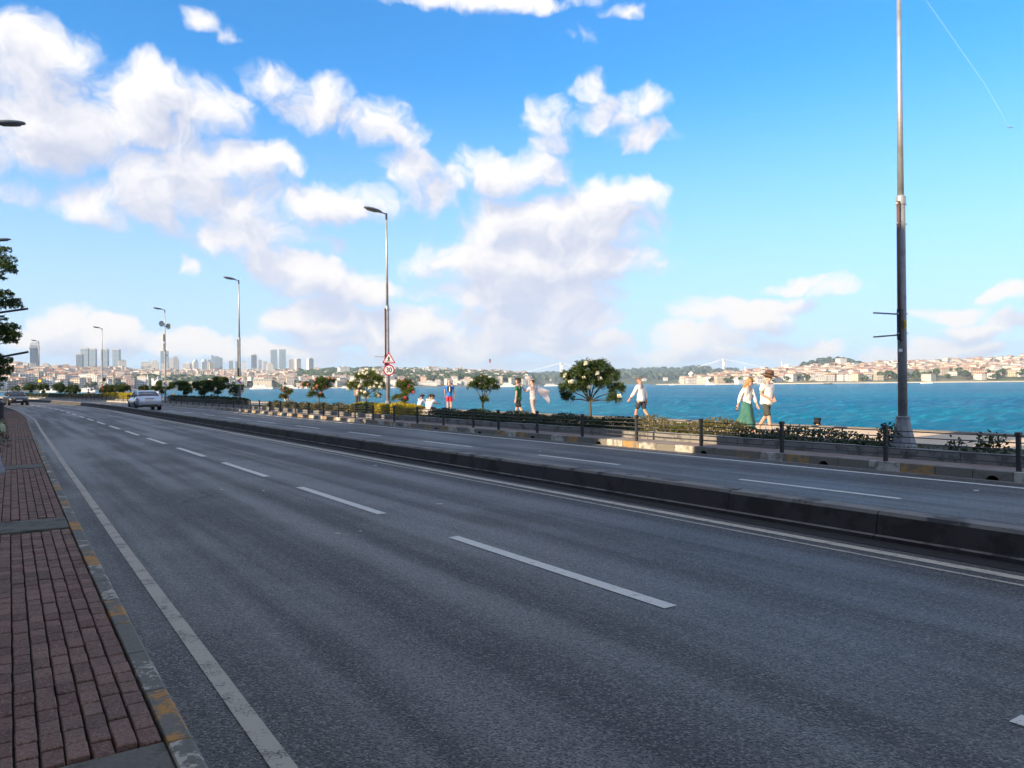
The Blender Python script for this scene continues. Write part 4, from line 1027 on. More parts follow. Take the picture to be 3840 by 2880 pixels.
# --- fence along the far kerb
fence = empty('fence', RP(N_FENCE, 8, 0.15)); tag(fence, 'low dark iron fence with five wires along the seaward pavement', 'fence')
inv = Matrix.Translation(-fence.location)
def fadd(mb, nm, mat, par=None):
    o = mb.build(nm, mat); o.parent = fence; o.matrix_parent_inverse = inv; return o
PT = [3.5, 5.8, 8.06, 10.35, 12.60, 14.81, 17.04, 19.23, 21.43, 23.05, 25.22, 27.36, 29.48, 31.68, 33.73, 35.81, 37.91, 40.09, 42.26, 45.0, 47.2, 49.39, 51.5]
while PT[-1] < 165: PT.append(PT[-1] + 2.15)
TILT = {4: (0.035, 0.03), 9: (-0.01, 0.02)}
for i, t in enumerate(PT):
    s_ = 0.031; tn, tt = TILT.get(i, (ro.uniform(-0.01, 0.01), ro.uniform(-0.01, 0.01))); h_ = 0.665 + ro.uniform(-0.02, 0.02)
    def rg(k, z, t=t): return [RP(N_FENCE + a * k * s_ + tn * z, t + b_ * k * s_ + tt * z, 0.15 + z) for a, b_ in ((-1, -1), (1, -1), (1, 1), (-1, 1))]
    fadd(MB().loft([rg(1, -0.02), rg(1, h_ - 0.07), rg(1.35, h_ - 0.065), rg(1.35, h_ - 0.01), rg(0.9, h_)]), 'post', m_post)
    if i + 1 < len(PT):
        nt = PT[i + 1]; sag = ro.uniform(0.0, 0.012)
        for k, z in enumerate((0.14, 0.25, 0.36, 0.47, 0.575)):
            if t > 75 and k in (1, 3): continue
            fadd(MB().tube([RP(N_FENCE, t, 0.15 + z), RP(N_FENCE, (t + nt) / 2, 0.15 + z - sag), RP(N_FENCE, nt, 0.15 + z)], 0.011 if t < 30 else 0.012, 5, False), 'rail', m_rail)

# --- lamp posts
def lamp_post(n, t, label, side=-1, tubes=True, arms=True, extras=None, arm_sign=1, base=True, top=9.75, gap=0.42):
    z0 = 0.29 if n > 10 else 0.12
    root = empty('lamp_post', RP(n, t, z0), heading(t)); tag(root, label, 'lamp post', 'lamp posts along the road')
    # local x = across (to the sea), y = along the road
    H_ = top - z0
    if base:
        sq = lambda k, z, e=1.0: [Vector((k * math.cos(a) * e, k * math.sin(a) * e, z)) for a in [R(22.5 + 45 * j) for j in range(8)]]
        MB().loft([sq(0.27, -0.05), sq(0.265, 0.04), sq(0.235, 0.10), sq(0.16, 0.42), sq(0.125, 0.60)]).build('base', m_galvd, root)
        MB().lathe([(0.128, 0.585), (0.135, 0.60), (0.135, 0.635), (0.11, 0.645)], 14).build('collar', m_galvd, root)
    MB().tube([(0, 0, 0.0), (0, 0, 5.0)], [0.092, 0.082], 14).build('lower_pole', m_galvd, root, True)
    MB().tube([(0, 0, 5.0), (0, 0, 7.4), (0, 0, H_)], [0.062, 0.052, 0.036], 12).build('upper_pole', m_galv, root, True)
    MB().lathe([(0.088, 4.93), (0.095, 4.95), (0.095, 5.10), (0.07, 5.13)], 14).build('joint_sleeve', m_galv, root)
    MB().tube([(0, 0, H_ - 0.3), (0, 0, H_ + 0.03)], [0.05, 0.05], 10).build('top_clamp', m_lamp, root)
    MB().tube([(0, 0, H_ - 0.02), (side * 0.16, 0, H_ + 0.02), (side * 0.30, 0, H_ + 0.04)], [0.03, 0.03, 0.035], 8).build('arm', m_lamp, root)
    Mh = Matrix.Translation((side * 0.24, 0, H_ + 0.05)) @ Matrix.Rotation(side * -R(9), 4, 'Y') @ Matrix.Scale(side, 4, (1, 0, 0))
    rings = []
    for x, wd, hu, hd in ((0, 0.05, 0.035, 0.03), (0.06, 0.10, 0.06, 0.05), (0.22, 0.155, 0.085, 0.065), (0.45, 0.185, 0.095, 0.075), (0.70, 0.165, 0.075, 0.065), (0.86, 0.10, 0.045, 0.045), (0.90, 0.04, 0.015, 0.03)):
        ring = [(x, wd * math.cos(a), (hu if math.sin(a) > 0 else hd) * math.sin(a)) for a in [2 * math.pi * j / 14 for j in range(14)]]
        rings.append([Mh @ Vector(q) for q in ring])
    hd = MB().loft(rings).build('lamp_head', m_lamp, root, True)
    lr = []
    for x, wd in ((0.26, 0.09), (0.34, 0.135), (0.5, 0.15), (0.66, 0.13), (0.76, 0.07)):
        lr.append([Mh @ Vector((x, wd * math.cos(a), -0.060 + 0.03 * min(0, math.sin(a)))) for a in [2 * math.pi * j / 12 for j in range(12)]])
    MB().loft(lr).build('lens', m_lens, hd)
    if tubes:
        off = -0.125
        MB().tube([(off, -0.02, 2.25), (off, -0.02, 5.0)], 0.030, 8).build('banner_tube', m_rust, root, True)
        for z in (2.72, 4.55, 4.95, 2.32):
            MB().box((off / 2 + 0.02, -0.01, z), (0.26, 0.05, 0.035)).build('clamp', m_galv, root)
            MB().tube([(0.09, -0.03, z), (0.16, -0.03, z + 0.01)], 0.012, 6).build('bolt', m_galv, root)
        MB().box((off * 0.95, -0.03, 2.5), (0.085, 0.09, 0.62)).build('banner_bracket', m_black, root)
    if arms:
        for z, s_ in ((2.5 + gap / 2, 1), (2.5 - gap / 2, -1)):
            MB().tube([(-0.10, 0, z), (-0.10 - 0.42 * abs(arm_sign), 0.30, z + 0.035 * s_)], 0.016, 8).build('banner_arm', m_galvd if tubes else m_post, root)
    return root
LP = []
for k, (t, lb) in enumerate(((8.55, 'tall weathered steel lamp post with banner tube and yellow notice, nearest at right'),
                             (33.3, 'steel lamp post carrying the crossing and speed limit signs'),
                             (59.9, 'steel lamp post carrying the largest chevron board'),
                             (86.0, 'lamp post with loudspeakers and pale boxes behind the silver car'),
                             (116.0, 'lamp post with a small chevron board between the glass towers'),
                             (152.0, 'most distant lamp post with an amber beacon, beside the tree'))):
    LP.append(lamp_post(N_POST, t, lb, arms=k < 3, tubes=k < 3))
NL = [lamp_post(-0.13, 16.9, 'landward lamp post just outside the left edge with two long banner arms', 1, False, False),
      lamp_post(-0.32, 28.3, 'landward lamp post whose lamp head juts in at the left edge', 1, False, False),
      lamp_post(-0.42, 50.6, 'landward lamp post behind the street tree at the left edge', 1, False, False)]
for z, dz in ((3.02, 0.0), (2.20, 0.02)):
    MB().tube([(0, 0, z - 0.12), (0.62, -0.12, z + 0.0 + dz)], 0.020, 8).build('banner_arm', m_post, NL[0])
# loudspeakers and boxes on the fourth post
r4 = LP[3]
m_spk = pmat('speaker_grey', (0.36, 0.40, 0.40), 0.6); m_boxc = pmat('box_cream', (0.58, 0.52, 0.40), 0.6, var=0.15, vscale=3)
for sx, z, a in ((-0.42, 8.0, 0.4), (0.42, 7.78, -0.7)):
    Mq = Matrix.Translation((sx, -0.05, z)) @ Matrix.Rotation(R(90), 4, 'X') @ Matrix.Rotation(a, 4, 'Y')
    MB().lathe([(0.05, -0.22), (0.10, -0.12), (0.20, 0.0), (0.30, 0.12), (0.31, 0.14), (0.27, 0.12), (0.02, 0.0)], 18, Mq).build('loudspeaker', m_spk, r4, True)
    MB().tube([(0, 0, z), (sx * 0.7, -0.02, z)], 0.03, 6).build('bracket', m_black, r4)
for sx, z, h_, w_ in ((-0.17, 6.55, 0.75, 0.16), (-0.12, 5.60, 0.75, 0.2)):
    MB().box((sx, -0.06, z), (w_, 0.16, h_)).build('equipment_box', m_boxc, r4)
MB().box((0.14, -0.03, 4.75), (0.24, 0.06, 0.05)).build('bracket', m_black, r4)

# --- signs
m_swhite = pmat('sign_white', (0.80, 0.81, 0.83), 0.35); m_sred = pmat('sign_red', (0.42, 0.010, 0.035), 0.35); m_sblk = pmat('sign_black', (0.012, 0.012, 0.014), 0.4)
m_syel = pmat('sign_yellow_green', (0.50, 0.62, 0.06), 0.4); m_sback = pmat('sign_back', (0.30, 0.31, 0.32), 0.5, 0.4); m_syellow = pmat('notice_yellow', (0.78, 0.58, 0.02), 0.5)
def sign_root(name, post, dx, dy, z, rz, label, sub=None):
    loc = post.matrix_world if False else None
    h = post.rotation_euler[2]; P_ = post.location + Vector((dx * math.cos(h) - dy * math.sin(h), dx * math.sin(h) + dy * math.cos(h), z))
    root = empty(name, P_, rz); tag(root, label, 'sign'); return root
RX = Matrix.Rotation(R(90), 4, 'X')     # polygon xy -> facing -Y
def plate(root, name, poly, y, th_, mat, parent=None):
    # polygon drawn in x,z; front at -y
    M = Matrix.Translation((0, -y, 0)) @ RX
    return MB().prism(poly, th_, M).build(name, mat, parent or root)
def face_to_cam(P_, extra=0.0): return math.atan2(-P_.x, P_.y) * 1.0 + extra      # turn so that local -Y looks at the eye
def rr(w_, h_, r_, n_=4):
    out = []
    for cx, cy, a0 in ((w_ / 2 - r_, h_ / 2 - r_, 0), (-w_ / 2 + r_, h_ / 2 - r_, 90), (-w_ / 2 + r_, -h_ / 2 + r_, 180), (w_ / 2 - r_, -h_ / 2 + r_, 270)):
        out += [(cx + r_ * math.cos(R(a0 + 90 * k / n_)), cy + r_ * math.sin(R(a0 + 90 * k / n_))) for k in range(n_ + 1)]
    return out
def tri(s_, r_):
    cs = [(0, s_ * 0.577), (-s_ / 2, -s_ * 0.289), (s_ / 2, -s_ * 0.289)]; out = []
    for k, a0 in ((0, 30), (1, 150), (2, 270)):
        cx, cy = cs[k][0] * (1 - 2 * r_ / (s_ * 0.577)), cs[k][1] * (1 - 2 * r_ / (s_ * 0.577))
        out += [(cx + r_ * math.cos(R(a0 + 30 * j)), cy + r_ * math.sin(R(a0 + 30 * j))) for j in range(5)]
    return out
p2 = LP[1]; hz_ = heading(33.3)
def near_post(post, dist=0.13):
    d = Vector((-post.location.x, -post.location.y, 0)).normalized(); return d * dist
def mk_sign(post, z, nm, label, side=0.0, rz_extra=0.0):
    P_ = post.location + near_post(post); P_.z = z
    rt = Vector((math.cos(math.atan2(-P_.x, P_.y)), math.sin(math.atan2(-P_.x, P_.y)), 0)); P_ = P_ + rt * side
    root = empty(nm, P_, face_to_cam(P_, rz_extra)); tag(root, label, 'sign'); return root
sg = mk_sign(p2, at(1466, 1348, 36.2).z, 'crossing_sign', 'triangular red bordered pedestrian crossing warning sign on the lamp post', 0.05, 0.10)
plate(sg, 'backing', tri(0.64, 0.03), 0.0, 0.012, m_sred)
plate(sg, 'white_panel', tri(0.47, 0.015), 0.013, 0.004, m_swhite)
fig = lambda poly, nm='figure': plate(sg, nm, poly, 0.018, 0.003, m_sblk)
fig([(0.022 * math.cos(a) - 0.005, 0.135 + 0.024 * math.sin(a)) for a in [k * math.pi / 5 for k in range(10)]], 'figure_head')
fig([(-0.03, 0.10), (0.03, 0.10), (0.075, 0.035), (0.06, 0.02), (0.028, 0.055), (0.026, 0.0), (0.085, -0.108), (0.05, -0.108), (0.0, -0.02), (-0.06, -0.108), (-0.098, -0.108), (-0.03, 0.01), (-0.03, 0.055), (-0.06, 0.02), (-0.078, 0.032)], 'walking_figure')
for x, sk in ((-0.155, 0.028), (-0.0, 0.0), (0.155, -0.028)):
    fig([(x - 0.02 + (sk if False else 0), -0.108), (x + 0.02, -0.108), (x + 0.014 + sk, -0.062), (x - 0.018 + sk, -0.062)], 'stripe')
sg2 = mk_sign(p2, at(1468, 1388, 36.2).z, 'speed_limit_sign', 'round red bordered 30 speed limit sign below the triangle', 0.05, 0.10)
circ = lambda r_: [(r_ * math.cos(2 * math.pi * k / 36), r_ * math.sin(2 * math.pi * k / 36)) for k in range(36)]
plate(sg2, 'backing', circ(0.265), 0.0, 0.012, m_sred); plate(sg2, 'white_panel', circ(0.205), 0.013, 0.004, m_swhite)
def text_mesh(body, size, depth=0.002):
    cu = bpy.data.curves.new('lettering', 'FONT'); cu.body = body; cu.size = size; cu.align_x = 'CENTER'; cu.align_y = 'CENTER'; cu.extrude = depth; cu.offset = size * 0.018; cu.resolution_u = 4
    to = bpy.data.objects.new('lettering', cu); C.objects.link(to); bpy.context.view_layer.update()
    me = bpy.data.meshes.new_from_object(to.evaluated_get(bpy.context.evaluated_depsgraph_get())); bpy.data.objects.remove(to); return me
me = text_mesh('30', 0.30); me.transform(Matrix.Translation((0, -0.02, -0.005)) @ RX @ Matrix.Scale(0.92, 4, (1, 0, 0)) @ Matrix.Scale(1.12, 4, (0, 1, 0)))
me.materials.clear(); me.materials.append(m_sblk); obj('lettering', me, None, sg2)
for post, z, sz, lb in ((LP[2], at(906, 1428, 58.3).z, 0.62, 'largest chevron board, red arrow pointing left, on the middle lamp post'),
                        (LP[3], at(618, 1439, 82).z, 0.66, 'chevron board with dark red arrow on the loudspeaker lamp post'),
                        (LP[4], at(371, 1444, 106).z, 0.66, 'smallest chevron board with red arrow, on the lamp post between the glass towers')):
    s_ = mk_sign(post, z, 'chevron_sign', lb, -0.0, 0.06)
    plate(s_, 'backing', rr(sz, sz * 0.94, 0.03), 0.0, 0.012, m_syel); plate(s_, 'white_panel', rr(sz * 0.86, sz * 0.80, 0.02), 0.013, 0.004, m_swhite)
    k = sz / 0.62
    plate(s_, 'chevron', [(-0.19 * k, 0), (0.06 * k, 0.21 * k), (0.19 * k, 0.21 * k), (-0.03 * k, 0), (0.19 * k, -0.21 * k), (0.06 * k, -0.21 * k)], 0.018, 0.003, m_sred)
# yellow notice and white sticker on the nearest post
P1 = LP[0].location
def on_post(nm, z, w_, h_, mat, label, side=0.0, out=0.10):
    P_ = P1 + near_post(LP[0], out); P_.z = z; a = face_to_cam(P_); P_ = P_ + Vector((math.cos(a), math.sin(a), 0)) * side
    root = empty(nm, P_, a); tag(root, label, 'sign'); plate(root, 'panel', rr(w_, h_, 0.008), 0.0, 0.004, mat); return root
nt = on_post('danger_notice', at(3400, 1217, 15.6).z, 0.095, 0.17, m_syellow, 'small yellow danger notice strapped to the nearest lamp post', 0.035)
plate(nt, 'warning_triangle', [(0, 0.07), (-0.033, 0.012), (0.033, 0.012)], 0.005, 0.001, m_sblk); plate(nt, 'warning_triangle_field', [(0, 0.056), (-0.021, 0.019), (0.021, 0.019)], 0.0065, 0.001, m_syellow)
plate(nt, 'bolt_mark', [(-0.003, 0.046), (0.004, 0.046), (0.001, 0.036), (0.006, 0.036), (-0.003, 0.022), (0.0, 0.032), (-0.005, 0.032)], 0.008, 0.001, m_sblk)
for k in range(4): plate(nt, 'text_line', [(-0.03, -0.012 - 0.018 * k), (0.03 - 0.006 * (k % 2), -0.012 - 0.018 * k), (0.03 - 0.006 * (k % 2), -0.004 - 0.018 * k), (-0.03, -0.004 - 0.018 * k)], 0.005, 0.001, m_sblk)
on_post('sticker', at(3388, 1314, 15.6).z, 0.07, 0.065, m_swhite, 'small white sticker below the yellow notice on the nearest lamp post', -0.03, 0.098)
# amber beacon, dark box
m_amber = bpy.data.materials.new('amber_lamp'); m_amber.use_nodes = True; p = m_amber.node_tree.nodes['Principled BSDF']
p.inputs['Base Color'].default_value = (0.8, 0.2, 0.01, 1); p.inputs['Emission Color'].default_value = (1.0, 0.26, 0.02, 1); p.inputs['Emission Strength'].default_value = 3.0
P_ = LP[5].location + near_post(LP[5], 0.2) + Vector((0.12, 0, 0)); P_.z = at(118, 1428, 128).z
bc = empty('amber_beacon', P_, face_to_cam(P_)); tag(bc, 'lit amber warning beacon on the most distant lamp post', 'beacon')
MB().box((0, 0.05, 0), (0.46, 0.2, 0.46)).build('housing', m_black, bc)
MB().lathe([(0.19, 0), (0.19, 0.05), (0.13, 0.10), (0.02, 0.12)], 16, Matrix.Translation((0, -0.05, 0)) @ RX).build('lamp', m_amber, bc)
MB().prism([(0.24 * math.cos(a), 0.24 * math.sin(a)) for a in [math.pi * k / 8 for k in range(9)]], 0.16, Matrix.Translation((0, -0.05, 0.02)) @ RX @ Matrix.Scale(1.0, 4)).build('hood', m_black, bc) if False else None
P_ = LP[4].location + near_post(LP[4], 0.2) + Vector((0.25, 0, 0)); P_.z = at(376, 1425, 106).z
sb = empty('signal_box', P_, face_to_cam(P_)); tag(sb, 'dark box fixed above the smallest chevron board', 'box')
MB().box((0, 0, 0), (0.36, 0.25, 0.42)).build('case', m_black, sb); MB().prism(rr(0.42, 0.1, 0.02), 0.05, Matrix.Translation((0, -0.12, 0.23)) @ RX).build('visor', m_black, sb)

# ================================================================== planting
rp = random.Random(9); npl = np.random.default_rng(5)
m_ole = leaf_mat('oleander_leaf', (0.016, 0.040, 0.010), (0.085, 0.130, 0.030), 0.30)
m_ole2 = leaf_mat('oleander_leaf_bright', (0.050, 0.085, 0.018), (0.14, 0.17, 0.035), 0.35)
m_hedge = leaf_mat('hedge_leaf', (0.012, 0.028, 0.010), (0.045, 0.070, 0.020), 0.2)
m_hedgew = leaf_mat('hedge_leaf_dry', (0.07, 0.075, 0.02), (0.20, 0.17, 0.06), 0.3)
m_yellow = leaf_mat('golden_leaf', (0.27, 0.23, 0.02), (0.52, 0.41, 0.03), 0.3)
m_strtree = leaf_mat('street_tree_leaf', (0.018, 0.042, 0.010), (0.075, 0.120, 0.022), 0.35)
m_fw = leaf_mat('blossom_white', (0.72, 0.70, 0.56), (0.82, 0.80, 0.70), 0.25, 0.6)
m_fr = leaf_mat('blossom_red', (0.55, 0.03, 0.06), (0.72, 0.10, 0.12), 0.25, 0.6)
m_fo = leaf_mat('blossom_salmon', (0.60, 0.20, 0.13), (0.74, 0.36, 0.26), 0.25, 0.6)
m_stem = pmat('oleander_stem', (0.075, 0.062, 0.042), 0.85, var=0.4, vscale=10, bump=0.6, bscale=40)
def unit(a): return a / np.maximum(np.linalg.norm(a, axis=-1, keepdims=True), 1e-9)
def blades(pos, dirs, L_, W_, droop=0.25):
    n_ = len(pos); side = unit(np.cross(dirs, npl.normal(size=(n_, 3)))); L_ = L_ * npl.uniform(0.7, 1.25, (n_, 1)); W_ = W_ * npl.uniform(0.8, 1.2, (n_, 1))
    mid = pos + dirs * L_ * 0.5; tip = pos + dirs * L_ + np.array([0, 0, -1]) * L_ * droop
    V = np.stack([pos, mid + side * W_, tip, mid - side * W_], 1).reshape(-1, 3)
    return V, np.arange(len(V)).reshape(-1, 4)
def shoots(cent, rad, n_, per, L_, W_, flat=0.8, up=0.4):
    """leafy shoot tips spread over an ellipsoid lump"""
    d = unit(npl.normal(size=(n_, 3))); d[:, 2] = np.where(d[:, 2] < -0.35, -d[:, 2], d[:, 2])
    base = np.asarray(cent) + d * rad * npl.uniform(0.45, 1.0, (n_, 1)) * np.array([1, 1, flat])
    ax = unit(d + np.array([0, 0, up]) + npl.normal(size=(n_, 3)) * 0.3)
    P_ = np.repeat(base, per, 0) + np.repeat(ax, per, 0) * npl.uniform(-0.06, 0.05, (n_ * per, 1))
    D_ = unit(np.repeat(ax, per, 0) * 0.75 + unit(npl.normal(size=(n_ * per, 3))))
    return blades(P_, D_, L_, W_)
def petals(n_, r_, size):
    d = unit(npl.normal(size=(n_, 3))); pos = d * r_ * npl.uniform(0.4, 1.0, (n_, 1)); t1 = unit(np.cross(d, npl.normal(size=(n_, 3)))); t2 = np.cross(d, t1)
    s_ = size * npl.uniform(0.7, 1.2, (n_, 1))
    V = np.stack([pos - t1 * s_, pos - t2 * s_ + d * s_ * .4, pos + t1 * s_, pos + t2 * s_ + d * s_ * .4], 1).reshape(-1, 3)
    return V, np.arange(len(V)).reshape(-1, 4)
FLM = {k: [np_mesh('blossom', *petals(16, 0.085, 0.04), [m_]) for _ in range(2)] for k, m_ in (('w', m_fw), ('r', m_fr), ('o', m_fo))}
def oleander(t, n, W_, top, label, flower=None, nf=0, density=1.0, low=0.85, stems=3, mat=None, lumps_=None, leaf=0.125, bright=False, lw=0.012):
    """small standard oleander: stem, forked limbs, crown of lance leaves, blossoms"""
    root = empty('oleander_tree', RP(n, t, 0.29), heading(t)); tag(root, label, 'tree', 'oleander trees along the promenade')
    H_ = top - 0.29; fork = H_ * 0.38; mb = MB()
    wob = rp.uniform(-0.05, 0.05)
    mb.tube([(0, 0, -0.05), (wob, 0, fork * 0.5), (wob * 0.6, 0.02, fork)], [0.050, 0.040, 0.036], 8)
    cz = H_ * 0.72; rz_ = H_ * 0.28
    if lumps_ is None:
        lumps_ = []
        for k in range(9):
            a = 2 * math.pi * k / 9 + rp.uniform(-0.5, 0.5); q = rp.uniform(0.25, 0.95) * W_ / 2
            lumps_.append((q * math.cos(a), q * math.sin(a), cz + rp.uniform(-1.1, 0.6) * rz_ * (0.5 + q / W_), W_ * rp.uniform(0.10, 0.22)))
        lumps_.append((rp.uniform(-.2, .2), 0, cz + rz_ * 0.4, W_ * 0.22))
        lumps_.append((rp.uniform(-.1, .1), 0, fork + 0.05, W_ * 0.10))
    VV, FF, off = [], [], 0
    for (x, y, z, r_) in lumps_:
        mb.tube([(wob * 0.6, 0.02, fork - 0.02), (x * 0.35, y * 0.35, fork + (z - fork) * 0.45), (x * 0.85, y * 0.85, z - r_ * 0.2)], [0.026, 0.018, 0.009], 6)
        V, F = shoots((x, y, z), r_, int(58 * density * (r_ / 0.4) ** 2 + 12), 16, leaf, lw); VV.append(V); FF.append(F + off); off += len(V)
    mb.build('trunk', m_stem, root, True)
    o = obj('crown', np_mesh('crown', np.concatenate(VV), np.concatenate(FF), [mat or (m_ole2 if bright else m_ole)]), None, root)
    for k in range(nf):
        x, y, z, r_ = rp.choice(lumps_); d = Vector((rp.gauss(0, 1), rp.gauss(0, 1) - 0.8, rp.gauss(0.2, 0.8))).normalized()
        f_ = bpy.data.objects.new('blossom', FLM[flower][k % 2]); link(f_, root); f_.location = Vector((x, y, z)) + d * r_ * 1.05; s_ = rp.uniform(0.8, 1.25); f_.scale = (s_, s_, s_)
    return root
def t_at(u, n):
    """road coordinate t of direction u on the line n (straight or bent part)"""
    best = min((abs((RP(n, t_).x / RP(n, t_).y) - (u - 1920) / FPX), t_) for t_ in np.arange(2, 200, 0.25)); return float(best[1])
NB_ = 15.55
big = [(-0.72, 0.0, 1.18, 0.30), (-0.45, 0.05, 1.62, 0.36), (-0.1, -0.1, 1.80, 0.40), (0.3, 0.0, 1.82, 0.36), (0.62, 0.05, 1.58, 0.33), (0.85, 0.0, 1.15, 0.26), (0.0, 0.1, 1.45, 0.40), (0.42, -0.1, 1.32, 0.30), (-0.75, 0.05, 0.92, 0.20), (-0.35, -0.1, 1.22, 0.30), (0.72, -0.1, 0.88, 0.20), (-0.75, 0.1, 1.60, 0.16)]
ca, sa = math.cos(-TH), math.sin(-TH)
rot = lambda L_: [(x * ca - y * sa, x * sa + y * ca, z, r_) for x, y, z, r_ in L_]
T = t_at(2214, NB_); oleander(T, NB_, 2.0, 2.45, 'largest dark leaved oleander tree with pale blossoms, centre right', 'w', 15, 1.5, lumps_=rot(big))
T = t_at(1803, NB_); oleander(T, NB_, 1.15, 2.05, 'compact dark oleander tree without blossom, left of the man in green', None, 0, 1.3, lumps_=rot([(-0.3, 0, 1.30, 0.26), (0.0, 0, 1.50, 0.30), (0.35, 0, 1.38, 0.26), (0.12, 0.1, 1.2, 0.24), (0.08, 0, 0.78, 0.16), (0.5, 0, 1.25, 0.14)]))
T = t_at(1517, NB_); oleander(T, NB_, 1.25, 2.0, 'oleander tree with red and pink blossoms right of the sign post', 'r', 8, 1.0, bright=True, leaf=0.16)
T = t_at(1372, NB_); oleander(T, NB_, 1.9, 2.5, 'tall oleander tree full of white blossoms left of the sign post', 'w', 46, 1.0, bright=True, leaf=0.16, lumps_=rot([(-0.55, 0, 1.30, 0.34), (-0.2, 0, 1.75, 0.38), (0.2, 0, 1.85, 0.38), (0.55, 0, 1.65, 0.36), (0.7, 0, 1.3, 0.30), (0.1, 0, 1.35, 0.38), (-0.1, 0, 0.95, 0.26), (-0.75, 0, 1.42, 0.22), (0.6, 0, 0.85, 0.14), (0.1, 0, 0.25, 0.30)]))
T = t_at(1199, NB_); oleander(T, NB_, 1.6, 2.25, 'oleander tree with salmon red blossoms halfway between two lamp posts', 'o', 24, 1.0, bright=False, leaf=0.17)
T = t_at(1074, NB_); oleander(T, NB_, 0.8, 1.75, 'thin young oleander with sparse salmon blossoms beside the seated man', 'o', 8, 0.35, leaf=0.16, bright=True)
T = t_at(889, NB_); oleander(T, NB_, 1.5, 2.15, 'oleander tree with white blossoms at the foot of the chevron post', 'w', 40, 0.9, leaf=0.18)
T = t_at(814, NB_); oleander(T, NB_, 2.1, 2.55, 'biggest dark oleander left of the large chevron board', 'w', 6, 1.2, leaf=0.2, lw=0.02)
T = t_at(762, NB_); oleander(T, NB_, 1.8, 2.25, 'dark bushy oleander touching the biggest dark one on its left', None, 0, 1.1, leaf=0.2, lw=0.02)
T = t_at(694, NB_); oleander(T, NB_, 1.9, 2.3, 'dark flat topped oleander right of the loudspeaker post', None, 0, 0.8, leaf=0.2, lw=0.02)
T = t_at(607, NB_); oleander(T, NB_, 2.4, 2.4, 'wide dark oleander behind the loudspeaker post', None, 0, 0.9, leaf=0.2, lw=0.02)
for u, W_, top, lb, fl, nf in ((541, 1.3, 2.0, 'small oleander with orange blossoms behind the silver car roof', 'o', 14), (460, 1.6, 2.2, 'oleander with salmon blossoms left of the silver car', 'o', 14),
                               (406, 1.8, 2.1, 'oleander with deep red blossoms right of the small chevron post', 'r', 18), (284, 1.5, 2.2, 'right of the two touching green oleanders left of the small chevron post', None, 0), (264, 1.4, 2.3, 'left of the two touching green oleanders left of the small chevron post', 'w', 8),
                               (225, 2.0, 2.5, 'dark oleander with leaning stem at left', None, 0), (164, 1.9, 2.5, 'dark oleander second right of the most distant lamp post', None, 0), (116, 2.1, 2.6, 'dark oleander at the foot of the most distant lamp post', None, 0), (63, 1.5, 2.4, 'pale yellow blossoming oleander above the dark car', 'w', 34)):
    T = t_at(u, NB_); oleander(T, NB_, W_, top, lb, fl, nf, 0.8, leaf=0.24, lw=0.026)

# --- hedges in the bed
def hedge(t0, t1, label, mat, h0=0.26, h1=0.5, n0=14.85, n1=15.8, dens=1.0, leaf=0.055, twigs=True, group='hedges in the planting bed', gapn=0.0):
    root = empty('hedge', RP((n0 + n1) / 2, (t0 + t1) / 2, 0.29)); tag(root, label, 'hedge', group); inv = Matrix.Translation(-root.location)
    n_ = int((t1 - t0) * 1250 * dens); P_ = np.zeros((n_, 3)); D_ = unit(npl.normal(size=(n_, 3)) + np.array([0, 0, 0.7]))
    ks = []; ns_ = npl.uniform(n0, n1, n_); ts_ = npl.uniform(t0, t1, n_)
    ph = npl.random(4) * 6
    for i in range(n_):
        hh = h0 + (h1 - h0) * (0.5 + 0.28 * math.sin(ts_[i] * 2.3 + ph[0]) + 0.22 * math.sin(ts_[i] * 5.1 + ph[1] + ns_[i] * 3)) * (1 - 0.5 * abs((ns_[i] - (n0 + n1) / 2) / ((n1 - n0) / 2)) ** 2)
        q = RP(ns_[i], ts_[i], 0.29 + hh * (1 - npl.random() ** 2 * 0.9)); P_[i] = q
    V, F = blades(P_, D_, leaf, leaf * 0.26, 0.1)
    if t0 > 45: pass
    o = obj('foliage', np_mesh('foliage', V, F, [mat])); o.parent = root; o.matrix_parent_inverse = inv
    if twigs:
        mb = MB()
        for k in range(int((t1 - t0) * 5)):
            nn, tt = rp.uniform(n0 + .1, n1 - .1), rp.uniform(t0 + .05, t1 - .05); h_ = rp.uniform(0.7, 1.0) * h1
            mb.tube([RP(nn, tt, 0.27), RP(nn + rp.uniform(-.08, .08), tt + rp.uniform(-.08, .08), 0.29 + h_ * .8)], [0.008, 0.004], 4, False)
        o = mb.build('twigs', m_stem); o.parent = root; o.matrix_parent_inverse = inv
T_ = lambda u: t_at(u, 15.2)
hedge(T_(3260), T_(2790), 'dark ragged hedge in shade in front of the walking couple', m_hedge, 0.05, 0.38, dens=0.42, leaf=0.085)
hedge(T_(2770), T_(2400), 'sunlit dry green hedge left of the walking couple', m_hedgew, 0.15, 0.46, dens=0.8, leaf=0.075)
hedge(T_(2390), T_(2010), 'dark hedge under the largest oleander tree', m_hedge, 0.18, 0.40, dens=1.0, leaf=0.075)
hedge(T_(2000), T_(1620), 'dark hedge below the man in green and the backpacker', m_hedge, 0.18, 0.42, dens=1.0, leaf=0.08)
hedge(T_(1552), T_(1480), 'golden yellow bush right of the sign post', m_yellow, 0.35, 0.62, dens=1.6, leaf=0.09)
hedge(T_(1470), T_(1405), 'golden yellow bush left of the sign post', m_yellow, 0.35, 0.6, dens=1.6, leaf=0.09)
hedge(T_(1350), T_(1332), 'small golden yellow bush beside the white oleander', m_yellow, 0.35, 0.6, dens=1.8, leaf=0.09)
hedge(T_(1400), T_(1345), 'dark green bush under the white oleander', m_hedge, 0.3, 0.55, dens=1.2, leaf=0.1)
